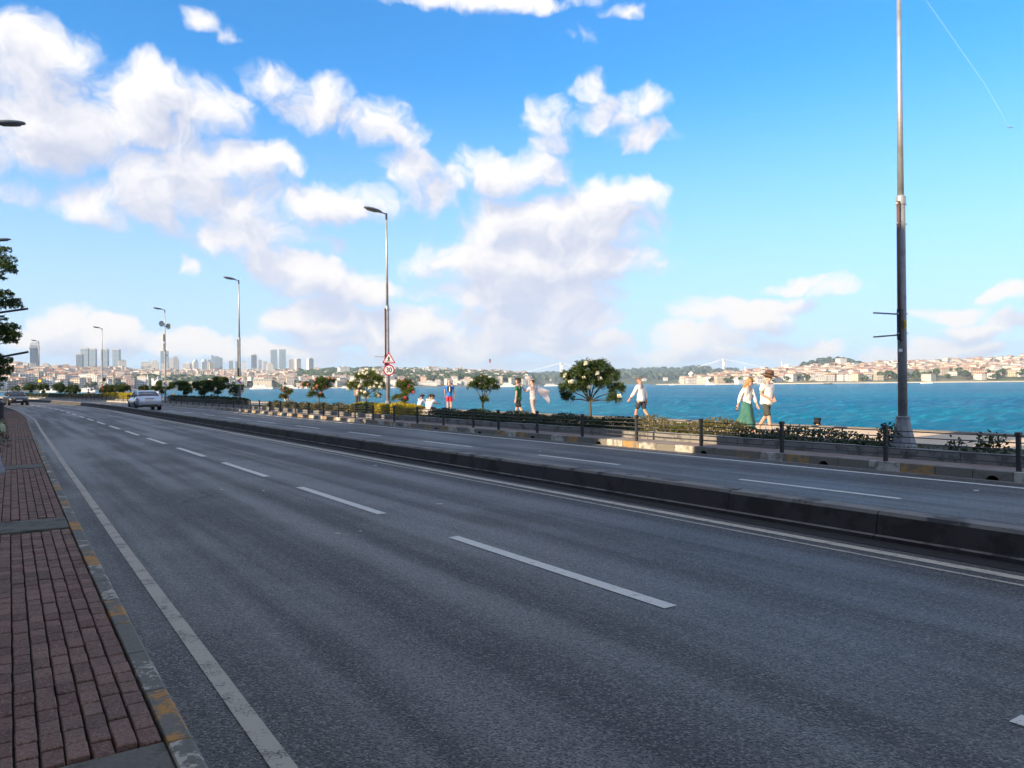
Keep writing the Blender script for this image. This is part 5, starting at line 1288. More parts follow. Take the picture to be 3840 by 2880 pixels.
hedge(T_(1325), T_(1010), 'low sparse green and brown shrubs behind the striped shadows', m_hedgew, 0.12, 0.45, dens=0.6, leaf=0.1)
hedge(T_(905), T_(640), 'long dark hedge behind the fence left of the chevron post', m_hedge, 0.3, 0.6, dens=0.8, leaf=0.13)
hedge(T_(490), T_(395), 'bright yellow hedge left of the silver car', m_yellow, 0.5, 0.75, dens=0.7, leaf=0.2, twigs=False)
hedge(T_(390), T_(250), 'dull green hedge left of the bright yellow hedge', m_hedgew, 0.3, 0.6, dens=0.5, leaf=0.2, twigs=False)
hedge(T_(245), T_(75), 'dark hedge in shade at the far left end of the promenade', m_hedge, 0.3, 0.6, dens=0.4, leaf=0.22, twigs=False)
# a few loose plants
def bush(u, n, label, h_=0.45, mat=None, spread=0.28, cnt=260, leaf=0.10, v=None):
    T = t_at(u, n); root = empty('shrub', RP(n, T, 0.29)); tag(root, label, 'shrub')
    n_ = cnt; d = unit(npl.normal(size=(n_, 3)) + np.array([0, 0, 0.6])); P_ = d * npl.uniform(0.3, 1, (n_, 1)) * np.array([spread, spread, h_])
    P_[:, 2] = np.abs(P_[:, 2]); V, F = blades(P_, unit(d + npl.normal(size=(n_, 3)) * .5), leaf, leaf * .25, 0.2)
    obj('foliage', np_mesh('foliage', V, F, [mat or m_hedge]), None, root)
    mb = MB()
    for k in range(6): mb.tube([(0, 0, -0.02), (rp.uniform(-spread, spread) * .7, rp.uniform(-spread, spread) * .7, h_ * .8)], [0.01, 0.004], 5, False)
    mb.build('twigs', m_stem, root)
bush(3735, 15.0, 'dark weedy shrub in the bed right of the nearest lamp post', 0.42, None, 0.34, 200, 0.10)
bush(3590, 15.3, 'small dark weed between the nearest lamp post and the larger shrub', 0.28, None, 0.22, 90, 0.09)
bush(3320, 15.1, 'dark shrub just left of the nearest lamp post base', 0.5, None, 0.35, 240, 0.10)
bush(2560, 15.1, 'green strappy plant under the lit fence', 0.22, m_ole2, 0.25, 160, 0.16)
bush(798, 15.4, 'spiky dark plant in front of the biggest dark oleander', 0.7, None, 0.4, 200, 0.2)
bush(478, 15.4, 'bright green spiky plant right of the yellow hedge', 0.75, m_ole2, 0.4, 200, 0.24)
# low growth on the soil
def weeds(t0, t1, n_, label):
    P_ = np.array([RP(rp.uniform(14.7, 15.9), rp.uniform(t0, t1), 0.285) for _ in range(n_)]); D_ = unit(npl.normal(size=(n_, 3)) * .7 + np.array([0, 0, 1.0]))
    V, F = blades(P_, D_, 0.10, 0.008, 0.2); o = obj('ground_cover', np_mesh('ground_cover', V, F, [m_ole])); tag(o, label, 'ground cover', kind='stuff')
weeds(2, 60, 5200, 'low weeds on the soil of the planting bed')

# --- street tree overhanging the landward pavement
tp = at(-104, 1442, 44); tree = empty('street_tree', (tp.x, tp.y, 0.1)); tag(tree, 'dark leafy street tree overhanging the pavement at the left edge', 'tree')
mb = MB(); mb.tube([(0, 0, -0.1), (0.1, 0, 2), (0.3, 0.1, 4), (0.2, 0, 6)], [0.24, 0.2, 0.16, 0.09], 10)
br = []
for k in range(44):
    z = rp.uniform(1.9, 9.0); a = rp.uniform(0, 6.28); rr_ = (0.9 + 1.3 * math.sin(min(1, (z - 1.2) / 8.2) * math.pi)) * rp.uniform(0.55, 1.05)
    br.append((rr_ * math.cos(a), rr_ * math.sin(a), z))
br += [(2.2, 0, 8.3), (1.8, 0.2, 8.8), (2.0, -0.3, 7.0), (2.1, 0.1, 5.0), (2.3, 0.2, 4.5), (1.7, -0.2, 3.1), (1.5, 0.1, 2.5), (1.4, 0.0, 9.3), (1.0, 0, 1.9)]
VV, FF, off = [], [], 0
for (x, y, z) in br:
    mb.tube([(0.2, 0, max(1.5, z - 1.6)), (x * .5, y * .5, z - 0.5), (x, y, z)], [0.05, 0.03, 0.012], 5)
    for q in range(3):
        c_ = (x + rp.uniform(-.4, .4), y + rp.uniform(-.4, .4), z + rp.uniform(-.35, .35)); V, F = shoots(c_, 0.46, 36, 13, 0.105, 0.024, 0.6, 0.1); VV.append(V); FF.append(F + off); off += len(V)
mb.build('trunk', m_bark, tree, True); obj('crown', np_mesh('crown', np.concatenate(VV), np.concatenate(FF), [m_strtree]), None, tree)
# unseen trees added behind the wall to break the sunlight over the road
for t, n, h_, w_ in ((-6, -7, 13.5, 3.2), (2.5, -6.2, 12.8, 1.3), (18.5, -6.5, 9.6, 1.8), (25, -7, 9.8, 2.2), (57, -6.5, 11, 3), (63, -7, 12, 3.2), (67, -7, 12, 3.2), (75, -7, 11, 3)):
    q = RP(n, t, 0); tr_ = empty('shade_tree', q); tag(tr_, 'unseen broad leafy tree added behind the wall to break the sunlight', 'tree', 'trees added behind the wall')
    MB().tube([(0, 0, -0.1), (0.1, 0, h_ * .4), (0, 0, h_ * .8)], [0.3, 0.22, 0.1], 8).build('trunk', m_bark, tr_)
    VV, FF, off = [], [], 0
    for k in range(16):
        c_ = (rp.uniform(-w_, w_) * .8, rp.uniform(-w_, w_) * .8, h_ - w_ * 0.9 + rp.uniform(-.6, .6) * w_); V, F = shoots(c_, w_ * .4, 40, 8, 0.3, 0.09, 0.7, 0.1); VV.append(V); FF.append(F + off); off += len(V)
    obj('crown', np_mesh('crown', np.concatenate(VV), np.concatenate(FF), [m_strtree]), None, tr_)
# litter of weeds along the landward edge of the near pavement
P_ = np.array([RP(rp.uniform(-0.25, 0.32) if tt > 24 else rp.uniform(-0.3, 0.06), tt, 0.12) for tt in npl.uniform(18, 60, 1500)]); D_ = unit(npl.normal(size=(1500, 3)) * .8 + np.array([0, 0, 1.0]))
V, F = blades(P_, D_, 0.13, 0.012, 0.3); o = obj('weeds', np_mesh('weeds', V, F, [m_hedge])); tag(o, 'straggling weeds along the landward edge of the brick pavement', 'weeds', kind='stuff')
m_bag = pmat('bag_green', (0.38, 0.46, 0.30), 0.5, var=0.3, vscale=9)
q = at(4, 1612, 27); bg_ = empty('plastic_bag', (q.x, q.y, 0.13)); tag(bg_, 'pale green crumpled bag on the pavement at the left edge', 'bag')
rings = [[Vector((k * (0.13 + 0.03 * math.sin(j * 2.1 + z * 9)) * math.cos(2 * math.pi * j / 12), k * (0.12 + 0.03 * math.cos(j * 1.7 + z * 7)) * math.sin(2 * math.pi * j / 12), z)) for j in range(12)] for k, z in ((1, 0), (1.15, 0.08), (1.05, 0.2), (0.8, 0.28), (0.3, 0.33), (0.45, 0.38))]
MB().loft(rings).build('body', m_bag, bg_); MB().tube([(0.02, 0, 0.33), (0.08, 0, 0.42), (0.1, 0.02, 0.36)], 0.015, 6).build('knot', m_bag, bg_)
# dark litter bin at the very left edge
q = at(-4, 1560, 40); lb_ = empty('litter_bin', (q.x, q.y, 0.12)); tag(lb_, 'dark litter bin beside the street tree at the left edge', 'litter bin')
MB().lathe([(0.20, 0), (0.24, 0.75), (0.25, 0.78)], 14).build('drum', m_black, lb_); MB().lathe([(0.26, 0.78), (0.26, 0.82), (0.12, 0.92), (0.02, 0.94)], 14).build('lid', m_black, lb_)

# ================================================================== cars
m_tyre = pmat('tyre_rubber', (0.012, 0.012, 0.013), 0.8); m_rim = pmat('alloy_rim', (0.45, 0.46, 0.48), 0.3, 0.8); m_cglass = pmat('car_glass', (0.010, 0.014, 0.022), 0.05, spec=0.8)
m_plate = pmat('number_plate', (0.75, 0.75, 0.74), 0.4); m_tail = pmat('tail_light', (0.35, 0.01, 0.02), 0.15); m_trim = pmat('car_trim', (0.02, 0.02, 0.022), 0.4); m_chrome = pmat('chrome', (0.7, 0.7, 0.72), 0.15, 1.0)
m_head = pmat('head_light', (0.85, 0.87, 0.88), 0.08, spec=1.0)
def paint(name, c_):
    m_, b, p = new_mat(name); p.inputs['Base Color'].default_value = (*c_, 1); p.inputs['Metallic'].default_value = 0.55; p.inputs['Roughness'].default_value = 0.32; p.inputs['Coat Weight'].default_value = 0.8; p.inputs['Coat Roughness'].default_value = 0.06
    return m_
def sedan(name, n, t, rz, pm_, label):
    root = empty(name, RP(n, t, 0.0), rz); tag(root, label, 'car')
    st = [(-2.30, .74, .46, .90), (-2.24, .83, .32, 1.00), (-2.0, .88, .25, 1.05), (-1.5, .895, .22, 1.03), (-0.9, .90, .20, .985), (0, .90, .20, .96), (0.9, .90, .20, .95), (1.5, .885, .22, .90), (1.95, .85, .25, .83), (2.2, .77, .32, .74), (2.30, .62, .42, .64)]
    rings = []
    for y, w_, zl, zb in st:
        hgt = zb - zl
        rings.append([Vector((x * w_, y, z)) for x, z in ((-.86, zl), (-.97, zl + hgt * .22), (-1, zl + hgt * .5), (-.985, zl + hgt * .78), (-.90, zb - .02), (-.5, zb + .015), (.5, zb + .015), (.90, zb - .02), (.985, zl + hgt * .78), (1, zl + hgt * .5), (.97, zl + hgt * .22), (.86, zl))])
    body = MB().loft(rings).build('body', pm_, root, True)
    gh = [(-1.95, .72, .70, 1.04, 1.045), (-1.55, .76, .66, 1.02, 1.20), (-1.0, .79, .61, .98, 1.39), (-0.4, .80, .60, .96, 1.435), (0.2, .80, .60, .95, 1.42), (0.65, .79, .62, .95, 1.26), (1.2, .76, .72, .93, .96)]
    MB().loft([[Vector((-a, y, z0)), Vector((-b_, y, z1)), Vector((-b_ * .5, y, z1 + .012)), Vector((b_ * .5, y, z1 + .012)), Vector((b_, y, z1)), Vector((a, y, z0))] for y, a, b_, z0, z1 in gh]).build('glasshouse', m_cglass, root, True)
    MB().loft([[Vector((-b_ - .012, y, z1 - .03)), Vector((-b_ * .96, y, z1 + .018)), Vector((-b_ * .5, y, z1 + .034)), Vector((b_ * .5, y, z1 + .034)), Vector((b_ * .96, y, z1 + .018)), Vector((b_ + .012, y, z1 - .03))] for y, b_, z1 in ((-1.08, .605, 1.365), (-0.8, .605, 1.41), (-0.4, .60, 1.435), (0.15, .60, 1.425), (0.32, .605, 1.385))]).build('roof', pm_, root, True)
    for sx in (-1, 1):
        for pts in ([(sx * .74, -1.97, 1.03), (sx * .665, -1.52, 1.225), (sx * .622, -1.05, 1.375)], [(sx * .755, 1.22, .95), (sx * .64, .62, 1.285), (sx * .61, .28, 1.40)], [(sx * .81, -.35, .96), (sx * .612, -.38, 1.43)]):
            MB().tube(pts, .035, 6).build('pillar', pm_, root, True)
        MB().loft([[Vector((sx * (.88 + a), y, z)) for a, z in ((0, 1.0), (.02 + w_, 1.0), (.02 + w_, 1.11), (0, 1.12))] for y, w_ in ((.72, .08), (.80, .15), (.88, .10))]).build('mirror', m_trim, root)
        MB().box((sx * .893, 0.45, .86), (.03, .18, .03)).build('door_handle', m_chrome, root); MB().box((sx * .893, -0.55, .87), (.03, .18, .03)).build('door_handle', m_chrome, root)
        MB().loft([[Vector((sx * x, y, z)) for x, z in ((.905, .23), (.91, .30), (.86, .30), (.86, .20))] for y in (-1.0, 1.0)]).build('sill', m_trim, root)
        for y in (-1.38, 1.38):
            Mw = Matrix.Translation((sx * .80, y, .325)) @ Matrix.Rotation(R(90), 4, 'Y')
            wh = empty('wheel', (0, 0, 0), 0, root)
            MB().lathe([(.20, -.105), (.30, -.11), (.325, -.08), (.325, .08), (.30, .11), (.20, .105)], 20, Mw).build('tyre', m_tyre, wh)
            MB().lathe([(.02, sx * .108), (.07, sx * .11), (.09, sx * .085), (.19, sx * .095), (.205, sx * .10), (.205, -sx * .05), (.02, -sx * .05)], 16, Mw).build('rim', m_rim, wh)
            MB().lathe([(.375, sx * .085), (.375, sx * .10), (.30, sx * .10), (.30, sx * .085)], 20, Mw).build('wheel_arch', m_trim, root)
        MB().loft([[Vector((sx * x, y, z)) for y, z in ((-2.275 + o_, .80), (-2.285 + o_, .92), (-2.18 + o_, .93), (-2.18 + o_, .80))] for x, o_ in ((.44, 0), (.70, .03), (.86, .14))]).build('tail_light', m_tail, root)
        MB().loft([[Vector((sx * x, y, z)) for y, z in ((2.20 - o_, .60), (2.19 - o_, .73), (2.05 - o_, .74), (2.05 - o_, .60))] for x, o_ in ((.42, -.06), (.62, .03), (.84, .22))]).build('head_light', m_head, root)
    MB().box((0, -2.305, .74), (.52, .02, .12)).build('number_plate', m_plate, root); MB().box((0, -2.292, .86), (.62, .02, .05)).build('boot_strip', m_trim, root)
    MB().loft([[Vector((x, -2.29 + o_, z)) for z in (.26, .44)] + [Vector((x, -2.20 + o_, z)) for z in (.44, .26)] for x, o_ in ((-.80, .06), (-.5, 0), (.5, 0), (.80, .06))]).build('rear_bumper', m_trim, root)
    MB().box((0, -2.30, .455), (1.5, .02, .022)).build('bumper_trim', m_chrome, root)
    MB().box((0, 2.30, .52), (.52, .02, .11)).build('number_plate', m_plate, root); MB().loft([[Vector((x, 2.28 - o_, z)) for z in (.60, .70)] + [Vector((x, 2.18 - o_, z)) for z in (.70, .60)] for x, o_ in ((-.42, .02), (0, -.02), (.42, .02))]).build('grille', m_trim, root)
    MB().loft([[Vector((x, 2.30 - o_, z)) for z in (.28, .42)] + [Vector((x, 2.18 - o_, z)) for z in (.42, .28)] for x, o_ in ((-.70, .10), (0, 0), (.70, .10))]).build('air_intake', m_trim, root)
    return root
tc_ = t_at(541, 9.35)
sedan('sedan_car', 9.35, tc_, heading(tc_), paint('car_silver_blue', (0.52, 0.58, 0.68)), 'silver blue sedan driving away in the seaward lane')
sedan('sedan_car', 3.0, 96.0, heading(96.0) + math.pi + 0.05, paint('car_dark', (0.035, 0.033, 0.032)), 'dark sedan with bright headlights coming towards the camera at far left')

# ================================================================== people
tmp = bpy.data.scenes.new('tmp_skin')
def skin(nodes, edges, sub=1):
    """grow one continuous surface round a skeleton: nodes {name: (x, y, z, radius)}"""
    names = list(nodes); me = bpy.data.meshes.new('skin'); idx = {k: i for i, k in enumerate(names)}
    me.from_pydata([nodes[k][:3] for k in names], [(idx[a], idx[b_]) for a, b_ in edges], [])
    ob = bpy.data.objects.new('skin', me); tmp.collection.objects.link(ob)
    md = ob.modifiers.new('skin', 'SKIN'); md.use_smooth_shade = True; md.branch_smoothing = 0.3
    for i, k in enumerate(names):
        r_ = nodes[k][3]; sv = me.skin_vertices[0].data[i]; sv.radius = r_ if isinstance(r_, tuple) else (r_, r_); sv.use_root = (i == 0)
    ms = ob.modifiers.new('sub', 'SUBSURF'); ms.levels = sub; ms.render_levels = sub
    vl = tmp.view_layers[0]; vl.update(); dg = vl.depsgraph
    out = bpy.data.meshes.new_from_object(ob.evaluated_get(dg)); bpy.data.objects.remove(ob)
    out.shade_smooth(); return out
m_skin = pmat('skin_tan', (0.42, 0.24, 0.16), 0.55, var=0.08, vscale=8); m_skin2 = pmat('skin_fair', (0.48, 0.29, 0.21), 0.55, var=0.08, vscale=8)
CM = {}
def cloth(name, c_, var=0.12):
    if name not in CM: CM[name] = pmat('cloth_' + name, c_, 0.9, var=var, vscale=7, bump=1.0, bscale=11, bdist=0.04)
    return CM[name]
V3 = Vector
def rotx(v, a): c_, s_ = math.cos(a), math.sin(a); return V3((v.x, v.y * c_ - v.z * s_, v.y * s_ + v.z * c_))
def roty(v, a): c_, s_ = math.cos(a), math.sin(a); return V3((v.x * c_ + v.z * s_, v.y, -v.x * s_ + v.z * c_))
def person(P_, rz, label, H_=1.75, arms=((10, 8, 15), (-15, 8, 10)), legs=((18, 5), (-16, 18)), lean=3, head=(0, 0), sit=None, top=None, short=True, bottom=None, blen=1.0, skinm=None, hair=None, hairm=(0.03, 0.022, 0.018), shoes=(0.05, 0.045, 0.04), belly=0.0, extra=None, fine=True, open_=False, group='people on the promenade'):
    """arms: (forward swing, outward, elbow bend) right, left; legs: (forward swing, knee bend) right, left"""
    k = H_ / 1.75; root = empty('person', P_, rz); root.scale = (k, k, k); tag(root, label, 'person', group)
    L_ = R(lean); pel = V3((0, 0, 0.94)); nd = {}
    def up(v): return pel + rotx(v - pel, -L_)          # lean the upper body forward
    sp_, ch, nk = up(V3((0, 0.0 + belly * .5, 1.12))), up(V3((0, 0.0, 1.34))), up(V3((0, -0.005, 1.475)))
    hy, hp = R(head[0]), R(head[1])
    hb = up(V3((0, 0.01, 1.53)))
    def hd(v):
        v = rotx(v, -hp); return hb + V3((v.x * math.cos(hy) - v.y * math.sin(hy), v.x * math.sin(hy) + v.y * math.cos(hy), v.z))
    sw = 0.185; body = {'pelvis': (*pel, 0.112), 'spine': (*sp_, 0.098 + belly * .5), 'chest': (*ch, 0.112), 'neck': (*nk, 0.06), 'headbase': (*hb, 0.062),
                        'jaw': (*hd(V3((0, 0.025, 0.06))), 0.078), 'skull': (*hd(V3((0, 0.012, 0.135))), 0.098), 'crown': (*hd(V3((0, 0.0, 0.20))), 0.07), 'nose': (*hd(V3((0, 0.118, 0.088))), 0.016), 'chin': (*hd(V3((0, 0.085, 0.025))), 0.032)}
    ed = [('pelvis', 'spine'), ('spine', 'chest'), ('chest', 'neck'), ('neck', 'headbase'), ('headbase', 'jaw'), ('jaw', 'skull'), ('skull', 'crown'), ('jaw', 'nose'), ('jaw', 'chin')]
    J = {}
    for s_, nm, arm in ((1, 'r', arms[0]), (-1, 'l', arms[1])):
        fw, ow, eb = arm[:3]
        sh = up(V3((s_ * sw, 0, 1.42))); d = rotx(V3((0, 0, -1)), R(fw)); d = roty(d, -s_ * R(ow)); el_ = sh + d * 0.285
        d2 = rotx(V3((0, 0, -1)), R(fw + eb)); d2 = roty(d2, -s_ * R(ow * (0.3 if eb < 60 else -1.2))); d2 = (up(V3(arm[3])) - el_).normalized() if len(arm) > 3 else d2; wr = el_ + d2 * 0.25; J[nm] = (sh, el_, wr, d2)
        body.update({'sh' + nm: (*sh, 0.062), 'el' + nm: (*el_, 0.044), 'wr' + nm: (*wr, 0.030), 'ha' + nm: (*(wr + d2 * 0.075), 0.036)})
        ed += [('chest', 'sh' + nm), ('sh' + nm, 'el' + nm), ('el' + nm, 'wr' + nm), ('wr' + nm, 'ha' + nm)]
        pv = d2.cross(V3((1, 0, 0))).normalized() if abs(d2.x) < 0.9 else V3((0, 1, 0)); sd = d2.cross(pv).normalized()
        if fine:
            for q, (o_, ln) in enumerate(((-0.027, .075), (-0.009, .088), (0.009, .082), (0.027, .065))):
                b0 = wr + d2 * 0.10 + pv * o_; b1 = b0 + d2 * ln * .55; b2 = b1 + (d2 + sd * -s_ * .6).normalized() * ln * .5
                body['f%d%s' % (q, nm)] = (*b0, 0.012); body['g%d%s' % (q, nm)] = (*b1, 0.010); body['h%d%s' % (q, nm)] = (*b2, 0.008)
                ed += [('ha' + nm, 'f%d%s' % (q, nm)), ('f%d%s' % (q, nm), 'g%d%s' % (q, nm)), ('g%d%s' % (q, nm), 'h%d%s' % (q, nm))]
            b0 = wr + d2 * 0.04 + pv * 0.035; body['t0' + nm] = (*b0, 0.013); body['t1' + nm] = (*(b0 + d2 * .05 + pv * .02), 0.010); ed += [('ha' + nm, 't0' + nm), ('t0' + nm, 't1' + nm)]
    low = 9
    for s_, nm, (fw, kb) in ((1, 'R', legs[0]), (-1, 'L', legs[1])):
        hp_ = V3((s_ * 0.09, 0, 0.90)); d = rotx(V3((0, 0, -1)), R(fw)); kn = hp_ + d * 0.42; d2 = rotx(V3((0, 0, -1)), R(fw - kb)); an = kn + d2 * 0.40
        ft = rotx(V3((0, 1, 0)), R(min(0, fw - kb) * .5)); heel, ball, toe = an + V3((0, -0.03, -0.045)), an + ft * 0.11 + V3((0, 0, -0.055)), an + ft * 0.185 + V3((0, 0, -0.06)); J[nm] = (hp_, kn, an, heel, ball, toe)
        body.update({'hp' + nm: (*hp_, 0.088), 'kn' + nm: (*kn, 0.055), 'cf' + nm: (*(kn * .62 + an * .38 + V3((0, -0.012, 0))), 0.056), 'an' + nm: (*an, 0.038), 'ba' + nm: (*ball, 0.034), 'to' + nm: (*toe, 0.024)})
        ed += [('pelvis', 'hp' + nm), ('hp' + nm, 'kn' + nm), ('kn' + nm, 'cf' + nm), ('cf' + nm, 'an' + nm), ('an' + nm, 'ba' + nm), ('ba' + nm, 'to' + nm)]
        low = min(low, an.z - 0.09, toe.z - 0.03)
    dz = -low if sit is None else (sit / k + 0.11 - 0.94)
    Tz = Matrix.Translation((0, 0, dz))
    def put(nm, me, mat, par=None):
        me.transform(Tz); me.materials.clear(); me.materials.append(mat); return obj(nm, me, None, par or root)
    skm = skinm or m_skin; bo = put('body', skin(body, ed, 2 if fine else 1), skm)
    if top:
        hem = up(V3((0, belly * .4, 0.90))); n2 = {'sp': (*sp_, 0.158 + belly), 'mid': (*pel, 0.165 + belly * .9), 'hem': (*(pel + V3((0, 0.0, -0.14))), 0.175 + belly * .8), 'ch': (*ch, 0.158), 'nk': (*(nk + V3((0, 0, -0.03))), 0.075)}
        e2 = [('sp', 'mid'), ('mid', 'hem'), ('sp', 'ch'), ('ch', 'nk')]
        for nm in 'rl':
            sh, el_, wr, _ = J[nm]; n2['s' + nm] = (*sh, 0.082); n2['m' + nm] = (*((sh + el_) / 2), 0.074); n2['e' + nm] = (*(el_ if not short else sh * .25 + el_ * .75), 0.068); e2 += [('ch', 's' + nm), ('s' + nm, 'm' + nm), ('m' + nm, 'e' + nm)]
            if not short: n2['w' + nm] = (*(el_ * .12 + wr * .88), 0.056); e2 += [('e' + nm, 'w' + nm)]
        put('shirt', skin(n2, e2), top)
    if bottom:
        n3 = {'p': (*pel, 0.158 + belly * .5), 'w': (*(pel * .6 + sp_ * .4), 0.145 + belly * .6)}; e3 = [('p', 'w')]
        for nm in 'RL':
            hp_, kn, an = J[nm][:3]; n3['h' + nm] = (*hp_, 0.108); e3 += [('p', 'h' + nm)]
            if blen <= 1.0: n3['k' + nm] = (*(hp_ * (1 - blen) + kn * blen), 0.090); e3 += [('h' + nm, 'k' + nm)]
            else: n3['k' + nm] = (*kn, 0.086); n3['a' + nm] = (*(kn * .15 + an * .85), 0.078); e3 += [('h' + nm, 'k' + nm), ('k' + nm, 'a' + nm)]
        put('shorts' if blen <= 1 else 'trousers', skin(n3, e3), bottom)
    if fine or True:
        sm = cloth('shoe%.2f' % shoes[0], shoes)
        for nm in 'RL':
            heel, ball, toe = J[nm][3:]; put('shoe', skin({'b': (*ball, 0.047), 'h': (*(heel + V3((0, 0, -0.005))), 0.043), 't': (*toe, 0.037)}, [('b', 'h'), ('b', 't')]), sm)
    hm = cloth('hair%.3f' % hairm[0], hairm, 0.3)
    if hair in ('short', 'long', 'bun'):
        hn = {'a': (*hd(V3((0, -0.018, 0.145))), 0.106), 'b': (*hd(V3((0, -0.01, 0.19))), 0.084), 'f': (*hd(V3((0, 0.045, 0.185))), 0.052), 'n': (*hd(V3((0, -0.055, 0.07))), 0.058)}; he = [('a', 'b'), ('b', 'f'), ('a', 'n')]
        if hair == 'long': hn['l'] = (*hd(V3((0, -0.085, -0.03))), 0.085); hn['m'] = (*hd(V3((0, -0.075, -0.14))), 0.075); hn['e'] = (*hd(V3((0, -0.06, -0.24))), 0.04); he += [('n', 'l'), ('l', 'm'), ('m', 'e')]
        if hair == 'bun': hn['u'] = (*hd(V3((0, -0.13, 0.10))), 0.05); he += [('a', 'u')]
        put('hair', skin(hn, he, 2), hm)
    elif hair == 'rim':
        put('hair', skin({'a': (*hd(V3((0, -0.055, 0.10))), 0.075), 'l': (*hd(V3((-0.06, -0.02, 0.10))), 0.045), 'r': (*hd(V3((0.06, -0.02, 0.10))), 0.045)}, [('a', 'l'), ('a', 'r')]), hm)
    for s_ in (-1, 1):
        put('ear', skin({'a': (*hd(V3((s_ * 0.094, -0.005, 0.085))), 0.018), 'b': (*hd(V3((s_ * 0.10, -0.012, 0.115))), 0.02)}, [('a', 'b')]), skm)
        mb = MB(); c_ = hd(V3((s_ * 0.034, 0.098, 0.118))); mb.lathe([(0.001, -0.009), (0.010, -0.006), (0.013, 0), (0.010, 0.006), (0.001, 0.009)], 8, Matrix.Translation(c_)); put('eye', mb.mesh('eye'), m_black)
    c_ = hd(V3((0, 0.103, 0.052))); put('mouth', MB().box(c_, (0.045, 0.02, 0.008)).mesh('mouth'), cloth('lip', (0.30, 0.10, 0.08)))
    def lathe_on_head(nm, prof, mat, sx=1, sy=1, dz_=0.0, y=0.0):
        M = Matrix.Translation(hd(V3((0, y, dz_)))) @ Matrix.Rotation(hy, 4, 'Z') @ Matrix.Rotation(-hp - L_ * .5, 4, 'X'); put(nm, MB().lathe(prof, 20, M, sx, sy).mesh(nm), mat).data.shade_smooth()
    if extra: extra(dict(root=root, put=put, J=J, hd=hd, up=up, lathe=lathe_on_head, pel=pel, sp=sp_, ch=ch, skin=skin))
    return root
def pos(u, n): T = t_at(u, n); return RP(n, T, 0.16), T
white = cloth('white', (0.70, 0.70, 0.71)); palew = cloth('pale_white', (0.70, 0.69, 0.69)); lblue = cloth('pale_blue', (0.52, 0.58, 0.70)); navy = cloth('navy', (0.030, 0.038, 0.055)); blk = cloth('black', (0.014, 0.014, 0.016))
green = cloth('green', (0.012, 0.13, 0.055)); red = cloth('red', (0.55, 0.02, 0.045)); blue = cloth('blue', (0.02, 0.16, 0.55)); olive = cloth('olive', (0.055, 0.062, 0.052), 0.25); grey = cloth('grey', (0.36, 0.32, 0.31)); dark = cloth('dark', (0.035, 0.035, 0.045)); teal = cloth('teal', (0.045, 0.155, 0.130), 0.45); brown = cloth('brown', (0.11, 0.055, 0.035), 0.25)

# woman with the long skirt
P_, T = pos(2802, 18.7)
def skirt(k):
    pel = k['pel']; rings = []; n_ = 30
    for z, rx, ry, oy, fold in ((1.02, .135, .105, 0, 0), (.94, .175, .145, 0, .004), (.75, .205, .19, .01, .012), (.55, .23, .22, .0, .022), (.38, .27, .27, -.03, .036), (.24, .31, .33, -.07, .05), (.19, .30, .33, -.08, .05)):
        rings.append([V3((math.cos(a) * (rx + fold * math.sin(a * 5 + z * 3)), oy + math.sin(a) * (ry + fold * math.sin(a * 5 + z * 3)), z + 0.04 * math.sin(a * 2 + .6) * (1 if z < .3 else 0))) for a in [2 * math.pi * j / n_ for j in range(n_)]])
    me = MB().loft(rings, False).mesh('skirt'); me.shade_smooth(); k['put']('skirt', me, teal)
    c_ = k['J']['r'][2] + k['J']['r'][3] * .17; k['put']('phone', MB().box(c_, (0.02, 0.075, 0.14)).mesh('phone'), m_black)
    me = k['skin']({'a': (0, 0.13, 1.02, .05), 'b': (0.03, 0.17, .93, .03)}, [('a', 'b')]); k['put']('shirt_knot', me, palew)
person(P_, heading(T) + math.pi, 'woman in a white blouse and long green skirt walking with her head bowed', 1.63, arms=((-24, 10, 8), (14, 8, 10)), legs=((20, 8), (-16, 22)), lean=7, head=(8, 34), top=palew, short=False, skinm=m_skin2, hair='long', hairm=(0.33, 0.21, 0.10), shoes=(0.5, 0.3, 0.22), extra=skirt)
# man with the hat
P_, T = pos(2885, 18.35)
def hat(k):
    k['lathe']('hat', [(0.235, 0.140), (0.245, 0.128), (0.21, 0.130), (0.115, 0.150), (0.113, 0.175), (0.106, 0.255), (0.085, 0.285), (0.03, 0.275), (0.001, 0.27)], brown, 0.95, 1.10, 0.0, 0.01)
    k['lathe']('hat_band', [(0.118, 0.17), (0.119, 0.20), (0.116, 0.20)], blk, 0.95, 1.10, 0.0, 0.01)
    me = k['skin']({'a': (*k['hd'](V3((0, 0.085, 0.02))), .045), 'l': (*k['hd'](V3((-.05, .05, .035))), .035), 'r': (*k['hd'](V3((.05, .05, .035))), .035)}, [('a', 'l'), ('a', 'r')]); k['put']('beard', me, white)
person(P_, heading(T) + math.pi, 'man in a brown brimmed hat and white shirt walking with hands clasped', 1.80, arms=((-4, 14, 40, (0.03, 0.24, 0.98)), (-4, 14, 40, (-0.03, 0.26, 0.97))), legs=((20, 8), (-16, 20)), lean=4, head=(12, 10), top=white, bottom=olive, blen=1.05 if False else 1.0, belly=.035, skinm=m_skin2, hair='rim', hairm=(0.6, 0.58, 0.55), extra=hat)
